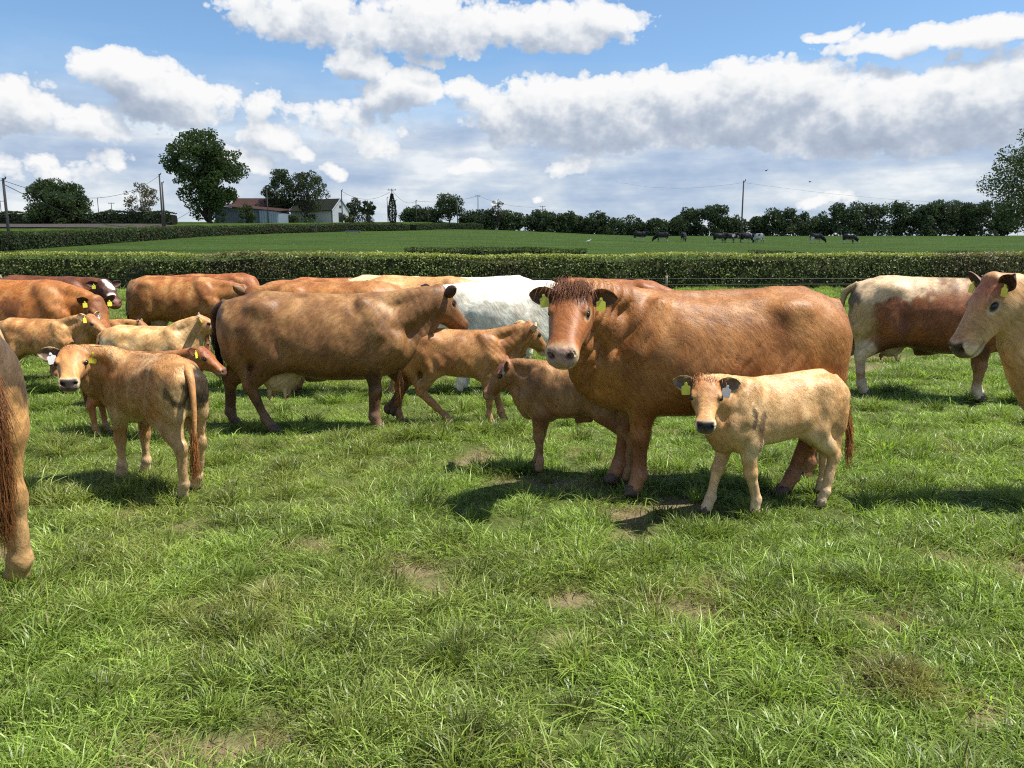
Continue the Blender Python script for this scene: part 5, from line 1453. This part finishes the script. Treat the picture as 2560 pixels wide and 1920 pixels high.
# ------------------------------------------------------------------ the herd
GC = 'suckler cows of the near herd'; GK = 'calves of the near herd'; GF = 'black and white cattle in the far field'
def shade(d, **k): q = dict(d); q.update(k); return q
ORANGE = dict(base=(178, 119, 66), pale=(200, 142, 90), dark=(150, 92, 48), leg=(150, 92, 58), foot=(178, 130, 100), face=(172, 104, 54), poll=(122, 72, 42), ring=(228, 196, 158), muzzle=(236, 212, 182), nose=(176, 138, 130), earin=(92, 58, 34), earout=(166, 104, 54), tail=(150, 88, 44), switch=(110, 64, 36), belly=(158, 96, 50))
BROWN = dict(base=(150, 106, 66), pale=(184, 140, 94), dark=(104, 68, 40), leg=(104, 70, 50), foot=(134, 104, 88), face=(132, 88, 54), poll=(120, 76, 46), ring=(176, 140, 106), muzzle=(96, 70, 58), nose=(52, 40, 38), earin=(64, 40, 32), earout=(70, 42, 34), tail=(96, 64, 44), switch=(60, 40, 30), belly=(120, 78, 46), udder=(222, 190, 160))
TAN = dict(base=(210, 164, 112), pale=(226, 186, 138), dark=(190, 138, 88), leg=(214, 174, 130), foot=(222, 190, 154), face=(204, 150, 96), poll=(182, 118, 70), ring=(238, 216, 184), muzzle=(240, 222, 196), nose=(34, 28, 28), earin=(112, 88, 72), earout=(222, 188, 146), tail=(196, 140, 88), switch=(172, 112, 66), belly=(224, 190, 146))
REDCALF = shade(TAN, base=(172, 126, 84), pale=(192, 146, 102), dark=(144, 102, 66), leg=(172, 130, 98), foot=(192, 150, 118), face=(160, 112, 72), poll=(150, 84, 56), nose=(130, 92, 84), muzzle=(206, 166, 136), belly=(150, 100, 68), earout=(150, 90, 60), earin=(104, 62, 46), ring=(206, 170, 136))
MIDCALF = shade(TAN, base=(180, 126, 76), pale=(198, 146, 94), dark=(156, 100, 58), leg=(178, 130, 90), face=(176, 122, 74), poll=(160, 100, 60), belly=(186, 140, 96), tail=(176, 116, 72), foot=(196, 152, 116))
WHITE = dict(base=(240, 230, 212), pale=(246, 240, 226), dark=(222, 208, 184), leg=(226, 214, 196), face=(236, 224, 204), poll=(232, 216, 190), ring=(200, 180, 160), muzzle=(232, 210, 194), nose=(190, 150, 140), earin=(110, 90, 80), earout=(90, 76, 66), tail=(226, 212, 190), switch=(200, 186, 160), belly=(232, 220, 200))
CREAM = dict(base=(222, 194, 152), pale=(236, 214, 178), dark=(200, 166, 120), leg=(222, 196, 160), face=(214, 178, 134), poll=(196, 130, 90), ring=(240, 226, 206), muzzle=(240, 226, 206), nose=(60, 48, 46), earin=(80, 58, 48), earout=(150, 110, 86), tail=(190, 160, 120), switch=(70, 60, 52), belly=(216, 186, 150))
TAIL = [(-.93, 0, 1.2), (-.965, 0, .9), (-.95, 0, .6), (-.94, 0, .40)]
CTAIL = [(-.545, 0, .80), (-.575, 0, .62), (-.565, 0, .46)]
DUNG = (46, 38, 30)
HQ = 1.0
def build_herd():
    # the big cow that looks at us
    animal('cow', 'orange-brown cow with curly forelock staring at the camera, centre right', 'cow', (1.46, 5.45), RAD(180),
           dict(poll=(1.03, .40, 1.395), D=(.20, .76, -.60), nk=(.92, .10, .42), legs=dict(fl=(.0, .02, 0), fr=(.10, .02, 0), hl=(.24, .03, 0), hr=(-.02, 0, 0))), ORANGE, 1.03, .0105,
           dict(folds=.026, wrinkle=.024, bony=.5, hvar=.2, forelock=2.4, forelen=1.15, dewlap=1.4, low=.0, switch=420, hrad=.0016), 'LyRy', [(-.90, -.10, 1.16), (-.905, -.16, .92), (-.92, -.17, .70), (-.93, -.16, .50)], int(70000 * HQ), .022, GC, 11, ears=((-.10, -.10, .75), (-.10, .04, .75)),
           marks=[((-.25, .30, 1.17), (.12, .2, .04), (140, 84, 42), .5, .6), ((.06, .33, 1.22), (.09, .2, .03), (120, 72, 40), .45, .6)])
    # fawn calf in front of her
    animal('calf', 'fawn calf with yellow and white ear tags in front of the orange cow', 'calf', (1.76, 4.98), RAD(201),
           dict(poll=(.62, .05, .915), D=(.42, .62, -.62), nk=(.8, .1, .40), legs=dict(fl=(-.13, 0, 0), fr=(.14, .02, 0), hl=(.10, .01, 0), hr=(-.05, .02, 0))), TAN, .985, .0078,
           dict(dewlap=.5, folds=.004, hrad=.0018, forelock=.5, forelen=.5, lift=.03, mess=.10, swirl=.35, hvar=.18), 'LwRy', [(-.545, .0, .80), (-.59, .02, .60), (-.60, .03, .44)], int(70000 * HQ), .022, GK, 12, ears=((-.12, .10, .65), (-.12, .14, .65)),
           marks=[((.33, .13, .66), (.035, .08, .10), (60, 54, 50), .8, 1.5), ((.26, .14, .60), (.025, .07, .10), (60, 54, 50), .7, 1.5)])
    # fawn calf at left, rump towards us
    animal('calf', 'fawn calf with dung-blackened rump looking back over its shoulder', 'calf', (-2.60, 5.49), RAD(142),
           dict(poll=(.50, .29, .925), D=(-.78, .45, -.46), nk=(.85, .55, .55), legs=dict(fl=(.02, .0, 0), fr=(.02, .0, 0), hl=(-.02, -.02, 0), hr=(.12, .0, 0))), shade(TAN, base=(192, 138, 86), rump=(214, 176, 128)), 1.06, .0078,
           dict(dewlap=.5, folds=.003, hrad=.0018, switch=420, switchlen=.85, switchfrom=.62, swrad=.0016, lift=.03, mess=.10, swirl=.35, hvar=.18), 'LyRw', [(-.555, .03, .80), (-.60, .05, .60), (-.60, .06, .44), (-.585, .06, .32)], int(70000 * HQ), .022, GK, 13, ears=((-.12, .12, .65), (-.12, .12, .65)),
           marks=[((-.46, -.08, .76), (.13, .15, .13), DUNG, .95, .5), ((-.50, -.02, .66), (.08, .13, .06), DUNG, .8, .7), ((-.44, .10, .72), (.05, .08, .06), DUNG, .7, .6), ((.36, .10, .60), (.06, .06, .08), (60, 44, 34), .5, .9)])
    # brown cow walking right
    animal('cow', 'long brown cow with full udder walking right, one foreleg lifted', 'cow', (-1.90, 7.46), RAD(2),
           dict(poll=(1.23, .04, 1.405), D=(.54, .54, -.64), nk=(.95, 0, .28), legs=dict(fr=(-.03, 0, 0), hr=(.34, -.02, 0), hl=(-.15, 0, 0)),
                over=dict(fl=dict(elbow=(.64, .165, .70), knee=(.86, .15, .44), ffet=(.78, .15, .235), fhoof=(.695, .15, .16))), hooftilt=dict(fl=.9)), BROWN, .945, .0115,
           dict(long=1.14, low=.03, darkw=.42, udder=1.0, navel=1, dewlap=1.3, folds=.003), 'LyRy', [(-1.04, .02, 1.2), (-1.05, .06, .95), (-1.04, .10, .75)], int(34000 * HQ), .016, GC, 14, ears=((-.30, .45, .9), (-.25, .40, .9)),
           marks=[((-.93, 0, 1.20), (.12, .3, .13), (48, 40, 34), .75, .5), ((.58, -.2, .52), (.07, .15, .13), (62, 42, 32), .7, .5)])
    # calf stepping out beside her
    animal('calf', 'brown calf striding right between the brown cow and the orange cow', 'calf', (-.58, 7.56), RAD(3),
           dict(poll=(.70, .0, .955), D=(.60, .30, -.62), nk=(.9, 0, .30), legs=dict(hl=(-.11, 0, 0), fl=(.13, 0, 0)),
                over=dict(hr=dict(stifle=(-.17, -.115, .58), hock=(-.31, -.095, .345), hfet=(-.08, -.095, .115), hhoof=(-.03, -.095, .05)))), MIDCALF, 1.04, .0085,
           dict(dewlap=.5, folds=.004), 'LyRw', [(-.545, -.03, .80), (-.50, -.10, .66), (-.50, -.13, .50), (-.51, -.12, .42)], int(26000 * HQ), .020, GK, 15,
           marks=[((-.42, -.1, .78), (.07, .1, .06), (80, 58, 42), .5, .8)])
    # red-brown calf half hidden by the cow
    animal('calf', 'reddish-brown young calf facing left under the orange cow muzzle', 'calf', (.52, 5.80), RAD(157),
           dict(poll=(.625, .0, .885), D=(.62, .26, -.70), nk=(.85, 0, .38), legs=dict(fl=(-.03, 0, 0), fr=(.06, 0, 0), hl=(0, 0, 0), hr=(-.06, 0, 0))), REDCALF, .94, .0082,
           dict(dewlap=.4, sheath=1, folds=.003, hrad=.0018), 'LwRy', CTAIL, int(40000 * HQ), .022, GK, 16, ears=((-.30, .42, .9), (-.25, .35, .9)))
    # cream and red cow at right
    animal('cow', 'cream-backed cow with red-brown flank and dirty black tail, facing right', 'cow', (4.97, 9.15), RAD(-20),
           dict(poll=(1.05, 0, 1.22), D=(.8, 0, -.6), nk=(.95, 0, .15), legs=dict(hr=(.05, 0, 0), hl=(-.20, 0, 0), fr=(-.03, 0, 0), fl=(.04, 0, 0))), shade(CREAM, base=(150, 88, 48), pale=(176, 112, 66), dark=(112, 62, 36), back=(226, 198, 156), rump=(206, 170, 128), leg=(176, 132, 96), foot=(232, 214, 190), belly=(104, 62, 40), udder=(206, 176, 146)), 1.02, .0125,
           dict(udder=.62, navel=1, low=.02), '', TAIL[:3] + [(-.93, 0, .62)], int(30000 * HQ), .020, GC, 17,
           marks=[((-.48, -.2, 1.30), (.50, .4, .20), (222, 194, 154), .72, .6), ((-.86, -.06, 1.10), (.11, .20, .22), (74, 66, 56), .8, .9), ((-.70, -.22, .48), (.16, .2, .20), (222, 200, 172), .6, .4)])
    # head and neck coming in from the right
    animal('cow', 'pale fawn cow head and neck entering from the right edge', 'cow', (4.28, 5.08), RAD(180),
           dict(poll=(1.17, .0, 1.60), D=(.54, .06, -.83), nk=(.70, 0, .72), up=(.6, 0, .8)), shade(CREAM, base=(196, 148, 98), pale=(208, 164, 116), dark=(180, 132, 86), face=(196, 148, 98), cheek=(206, 164, 118), poll=(176, 96, 66), muzzle=(224, 198, 170), nose=(34, 30, 30), ring=(236, 218, 194), earin=(58, 40, 34), earout=(120, 84, 66)), .94, .0095,
           dict(folds=.004, dewlap=.5), 'RyLy', None, int(26000 * HQ), .014, GC, 18, ears=((-.25, .55, .3), (-.45, .60, .5)))
    # rump at the left edge
    animal('cow', 'rump and long hanging tail of a fawn cow cut by the left edge', 'cow', (-3.22, 4.00), RAD(146),
           dict(poll=(1.1, 0, 1.40), D=(.8, 0, -.6), legs=dict(hr=(.02, .0, 0), hl=(0, 0, 0))), shade(CREAM, base=(180, 126, 74), rump=(196, 148, 96), tail=(150, 100, 58), switch=(134, 86, 50), leg=(206, 164, 118), back=(182, 124, 70)), 1.03, .0115,
           dict(switch=2600, switchlen=.95, switchfrom=.15, swrad=.0013), '', [(-.94, -.01, 1.18), (-.985, -.02, .98), (-.985, -.02, .80), (-.97, -.02, .58)], int(30000 * HQ), .018, GC, 19,
           marks=[((-.80, -.14, 1.18), (.18, .20, .20), (66, 54, 40), .9, .8), ((-.84, -.2, .98), (.06, .10, .06), (70, 56, 42), .6, .9)])
    # left group
    animal('cow', 'orange-brown cow with lowered head behind the left calves', 'cow', (-6.66, 10.35), RAD(0),
           dict(poll=(1.12, -.06, 1.12), D=(.42, -.30, -.86), nk=(.98, 0, .0), legs=dict(hr=(.1, 0, 0))), shade(ORANGE, base=(182, 112, 54)), .98, .014, dict(folds=.004, dewlap=.7, switch=0), 'RyLy', None, int(16000 * HQ), .018, GC, 20, ears=((-.3, .55, .6), (-.2, .50, .6)),
           marks=[((.12, -.3, 1.05), (.16, .2, .16), (104, 60, 32), .7, .6)])
    animal('cow', 'dark brown cow with white blaze on its face, far left', 'cow', (-7.60, 12.6), RAD(0),
           dict(poll=(1.02, -.03, 1.27), D=(.62, -.55, -.52), nk=(.98, 0, .12)), shade(BROWN, base=(112, 62, 36), pale=(140, 78, 42), dark=(84, 44, 28), face=(84, 44, 30), poll=(84, 44, 30), muzzle=(120, 74, 52), nose=(150, 100, 84), ring=(84, 44, 30), earout=(84, 48, 32)), .97, .016,
           dict(switch=0), 'Ry', None, int(8000 * HQ), .016, GC, 21, marks=[((1.14, -.11, 1.25), (.13, .055, .14), (244, 236, 226), 1.0, .7), ((1.24, -.28, 1.10), (.07, .10, .05), (238, 226, 214), .8, .3)])
    animal('cow', 'mottled orange cow standing side-on with dark tail, left of the brown cow', 'cow', (-5.88, 13.6), RAD(-3),
           dict(poll=(1.24, 0, 1.18), D=(.8, .3, -.55), nk=(.98, 0, .05)), shade(ORANGE, base=(180, 118, 66), pale=(212, 160, 104), dark=(150, 88, 46), leg=(140, 86, 54)), .945, .016, dict(udder=.8, long=1.05, low=.02), '', TAIL[:3], int(12000 * HQ), .018, GC, 22,
           marks=[((-.78, -.16, 1.20), (.14, .2, .16), (96, 74, 50), .6, .6)])
    animal('cow', 'red cow with facing head peering over the mottled orange cow', 'cow', (-6.15, 16.3), RAD(178),
           dict(poll=(1.0, .16, 1.28), D=(.45, .75, -.48), nk=(.95, .1, .15)), shade(ORANGE, base=(168, 96, 52), poll=(140, 72, 42)), .94, .02, dict(forelock=1, switch=0), '', None, int(7000 * HQ), .02, GC, 23)
    animal('cow', 'dark red cow head just behind the mottled orange cow', 'cow', (-6.50, 15.2), RAD(2),
           dict(poll=(1.05, 0, 1.24), D=(.85, -.1, -.5), nk=(.98, 0, .05)), shade(BROWN, base=(132, 72, 44), pale=(150, 86, 52), dark=(104, 56, 36), face=(124, 66, 42)), .92, .02, dict(switch=0), '', None, 0, .02, GC, 24)
    # backs behind the brown cow
    animal('cow', 'orange back and two ears directly behind the brown cow', 'cow', (-2.16, 9.5), RAD(180),
           dict(poll=(1.06, -.10, 1.27), D=(.5, -.75, -.45), nk=(.97, -.1, .08)), shade(ORANGE, base=(178, 118, 66), earout=(120, 84, 56), earin=(90, 62, 46)), .975, .015, dict(switch=0), '', None, int(10000 * HQ), .018, GC, 25, ears=((-.2, .6, .5), (-.2, .6, .5)))
    animal('cow', 'second orange back behind the brown cow, one row further', 'cow', (-3.05, 11.7), RAD(180),
           dict(poll=(1.10, 0, 1.05), D=(.7, 0, -.7), nk=(.98, 0, -.1)), shade(ORANGE, base=(184, 118, 66)), .945, .018, dict(switch=0), '', None, int(6000 * HQ), .02, GC, 26)
    animal('cow', 'furthest red back behind the brown cow, by the hedge', 'cow', (-3.45, 14.6), RAD(8),
           dict(poll=(1.10, 0, 1.02), D=(.7, 0, -.7), nk=(.98, 0, -.1)), shade(ORANGE, base=(164, 96, 58)), .91, .02, dict(switch=0), '', None, 0, .02, GC, 27)
    animal('cow', 'cream cow rump rising behind the brown cow neck', 'cow', (-2.10, 13.6), RAD(-4),
           dict(poll=(1.15, 0, 1.0), D=(.7, 0, -.7), nk=(.98, 0, -.1)), shade(CREAM, base=(218, 192, 150), rump=(176, 156, 124)), .955, .017, dict(switch=0), '', TAIL[:2], int(6000 * HQ), .02, GC, 28)
    animal('cow', 'fawn cow with dark tail between the cream and white cows', 'cow', (-1.38, 11.7), RAD(2),
           dict(poll=(1.2, 0, 1.15), D=(.75, .2, -.6), nk=(.98, 0, .0)), shade(CREAM, base=(198, 148, 94), pale=(212, 166, 112), dark=(172, 122, 74), rump=(160, 118, 74), tail=(70, 56, 44)), .985, .016, dict(switch=120), '', TAIL[:2], int(8000 * HQ), .02, GC, 29)
    animal('cow', 'big white cow side-on behind the striding calf', 'cow', (-.06, 9.55), RAD(180),
           dict(poll=(1.04, -.02, 1.25), D=(.72, -.3, -.6), nk=(.97, 0, .1), legs=dict(fl=(.05, 0, 0))), WHITE, .975, .014, dict(switch=0, low=.02, fat=1.05), 'LyRy', None, int(16000 * HQ), .016, GC, 30, ears=((-.1, .6, .5), (-.1, .75, .3)),
           marks=[((.12, .32, 1.12), (.30, .2, .05), (150, 138, 116), .45, .9), ((-.16, .33, 1.06), (.10, .2, .12), (160, 146, 124), .45, .9), ((.52, .26, .86), (.12, .2, .22), (168, 160, 150), .4, .7)])
    animal('cow', 'second white cow, only its back showing behind the fawn cow', 'cow', (-.42, 12.5), RAD(180),
           dict(poll=(1.1, 0, 1.0), D=(.7, 0, -.7), nk=(.98, 0, -.1)), WHITE, .965, .018, dict(switch=0), '', None, int(6000 * HQ), .02, GC, 31)
    animal('cow', 'woolly orange back sloping down behind the orange cow head', 'cow', (1.34, 10.7), RAD(0),
           dict(poll=(1.16, 0, 1.06), D=(.6, .2, -.78), nk=(.97, 0, -.12)), shade(ORANGE, base=(168, 98, 50), pale=(188, 116, 62)), .975, .015, dict(forelock=.6, switch=0), '', None, int(12000 * HQ), .024, GC, 32)
    # calves on the left
    animal('calf', 'orange-fawn calf in profile with white and yellow tags, left', 'calf', (-5.84, 9.45), RAD(-2),
           dict(poll=(.68, -.02, .945), D=(.80, -.12, -.55), nk=(.8, 0, .50), legs=dict(fr=(.0, 0, 0), fl=(.16, 0, 0), hr=(.05, 0, 0))), shade(MIDCALF, base=(194, 140, 86), pale=(208, 160, 106), nose=(120, 90, 80)), .985, .0095, dict(dewlap=.6, folds=.006), 'LwRy', CTAIL, int(18000 * HQ), .018, GK, 33, ears=((-.35, .40, .8), (-.3, .30, .9)))
    animal('calf', 'small calf mostly hidden between two fawn calves at left', 'calf', (-5.95, 11.1), RAD(0),
           dict(poll=(.66, 0, .86), D=(.8, .2, -.5), nk=(.9, 0, .3)), shade(MIDCALF, base=(190, 134, 80)), .84, .012, dict(folds=.005, switch=0), 'Lw', None, int(6000 * HQ), .018, GK, 34, ears=(-.2, .5))
    animal('calf', 'pale fawn calf with raised head and soiled pale rump, left', 'calf', (-4.14, 8.70), RAD(4),
           dict(poll=(.60, .02, 1.00), D=(.86, .25, -.36), nk=(.65, 0, .65)), shade(TAN, base=(206, 160, 106), rump=(228, 204, 170)), .965, .0095, dict(dewlap=.9, folds=.004, neck=1.12), 'LwRy', [(-.545, -.02, .80), (-.56, -.03, .64), (-.55, -.03, .5)], int(18000 * HQ), .018, GK, 35, ears=((-.35, .45, .8), (-.3, .25, .8)),
           marks=[((-.51, -.03, .72), (.05, .05, .16), (56, 48, 42), .85, .5)])
    animal('calf', 'rust-brown calf looking right just behind the blackened calf', 'calf', (-3.48, 7.05), RAD(-2),
           dict(poll=(.70, -.02, .925), D=(.82, -.1, -.55), nk=(.92, 0, .25)), shade(REDCALF, base=(176, 108, 60), face=(176, 110, 64), leg=(190, 130, 90)), .88, .0095, dict(dewlap=.4), 'Ry', CTAIL, int(14000 * HQ), .02, GK, 36, ears=((-.35, .3, .8), (-.35, .2, .9)))
build_herd()

def build_far_cattle():
    BLK = dict(base=(26, 24, 24), leg=(34, 30, 30), foot=(200, 196, 190), face=(24, 22, 22), muzzle=(60, 56, 54), nose=(30, 28, 28), earin=(20, 18, 18), earout=(26, 24, 24), tail=(30, 28, 28), switch=(190, 186, 180), belly=(190, 186, 180))
    stand = dict(poll=(1.1, 0, 1.40), D=(.8, 0, -.6)); graze = dict(poll=(1.28, 0, .62), D=(.35, 0, -.94), nk=(.9, 0, -.35), up=(1, 0, .2))
    Wt = (226, 222, 214)
    legw = [((.55, 0, .25), (.2, .4, .32), Wt, 1, .1), ((-.72, 0, .25), (.2, .4, .32), Wt, 1, .1)]
    L = [(1597, 121, 0, stand, BLK, legw, 'black cow with white legs walking right, first of the far herd'),
         (1653, 119, 180, graze, BLK, legw[1:], 'black cow grazing to the left in the far field'),
         (1706, 121, 65, graze, shade(BLK, base=(52, 54, 58)), [], 'grey-black cow seen from behind in the far field'),
         (1795, 120, 12, stand, BLK, [((-.72, 0, .2), (.2, .4, .25), Wt, 1, .1)], 'large black cow at the left of the far group'),
         (1822, 122, 8, stand, shade(BLK, base=(44, 26, 20)), [((.4, 0, 1.0), (.3, .5, .3), Wt, .9, .4)], 'dark brown cow inside the far group, left of the pole'),
         (1842, 125, -10, stand, shade(BLK, base=(70, 34, 26)), [((0, 0, .9), (.25, .5, .3), Wt, .9, .4)] + legw, 'brown and white cow behind the lone pole'),
         (1862, 122, 20, graze, BLK, legw, 'black cow just right of the lone pole'),
         (1878, 124, 160, stand, BLK, [((.3, 0, 1.1), (.25, .5, .3), Wt, 1, .4), ((-.4, 0, 1.0), (.2, .5, .25), Wt, 1, .4)] + legw, 'black and white cow near the right of the far group'),
         (1894, 120, 110, graze, shade(BLK, base=(226, 220, 212)), [((-.3, .1, 1.2), (.28, .4, .22), (96, 44, 30), 1, .4), ((.4, 0, 1.0), (.2, .4, .25), (96, 44, 30), 1, .4)], 'white and red cow with its rump to us ending the far group'),
         (2036, 120, -6, graze, BLK, [((-.55, 0, .75), (.35, .5, .35), Wt, 1, .4)] + legw, 'spotted black cow with white hindquarters grazing right'),
         (2118, 117, 0, graze, BLK, [((-.15, -.2, 1.33), (.10, .4, .12), Wt, 1, .2), ((.35, -.2, 1.33), (.12, .4, .12), Wt, 1, .2), ((1.42, 0, .30), (.22, .3, .3), Wt, 1, .2), ((-.7, 0, .3), (.2, .4, .3), Wt, 1, .1)], 'black cow with white face and back spots, rightmost in the far field')]
    for i, (px, y, hd, ps, cl, mk, lb) in enumerate(L):
        y -= 7; x = tx(px, y)
        o = animal('cow', lb, 'cow', (x, y, land(x, y)), RAD(hd), ps, cl, 1.0, .030, dict(switch=0), '', TAIL[:3], 0, .02, GF, 200 + i, marks=mk)
build_far_cattle()

# ------------------------------------------------------------------ two birds far off in the sky, a white bird in the far field
def build_birds():
    m = simple('bird_dark', (.03, .03, .035), .7, .2)
    def bird(name, label, p, s_, mat, rz):
        V = []; F = []
        v, f = tube([(-.22, 0, 0), (-.1, 0, 0), (.08, 0, .01), (.2, 0, .02), (.27, 0, .01)], [.012, .05, .065, .045, .008], 8); V += [tuple(q) for q in v]; F += f
        body = mesh_obj(name, np.array(V) * s_, F, mat, None, True); body.location = p; body.rotation_euler = (0, 0, rz)
        tag(body, label, 'bird', 'birds in the sky')
        for sg in (1, -1):
            W = np.array([(.10, .03*sg, .03), (-.06, .03*sg, .03), (-.05, .25*sg, .14), (.07, .27*sg, .15), (-.12, .58*sg, .08)]) * s_
            W2 = W + np.array((0, 0, .008)) * s_
            mesh_obj('wing', np.concatenate([W, W2]), [(0, 1, 2, 3), (3, 2, 4), (8, 7, 6, 5), (9, 7, 8), (0, 3, 8, 5), (1, 6, 7, 2), (3, 4, 9, 8), (2, 7, 9, 4)], mat, body)
    bird('bird', 'small dark bird in the sky above the lone pole', at(1915, 427, 110), 1.0, m, .6)
    bird('bird', 'small dark bird in the sky right of the lone pole', at(2025, 455, 120), .9, m, 2.2)
    mw = simple('bird_white', (.75, .75, .73), .7, .2)
    y = 92; x = tx(1470, y); z = land(x, y)
    V, F = tube([(-.32, 0, .22), (-.15, 0, .30), (.08, 0, .34), (.2, 0, .42), (.24, 0, .52), (.33, 0, .53), (.40, 0, .515)], [.02, .10, .11, .05, .045, .04, .008], 9)
    g = mesh_obj('white_bird', V, F, mw, None, True); g.location = (x, y, z); g.rotation_euler = (0, 0, .3); tag(g, 'white bird standing in the far field above the hedge', 'bird')
    for sg in (.04, -.04):
        mesh_obj('leg', *tube([(0, sg, .26), (0, sg, 0)], [.012, .012], 5), m, g)
build_birds()
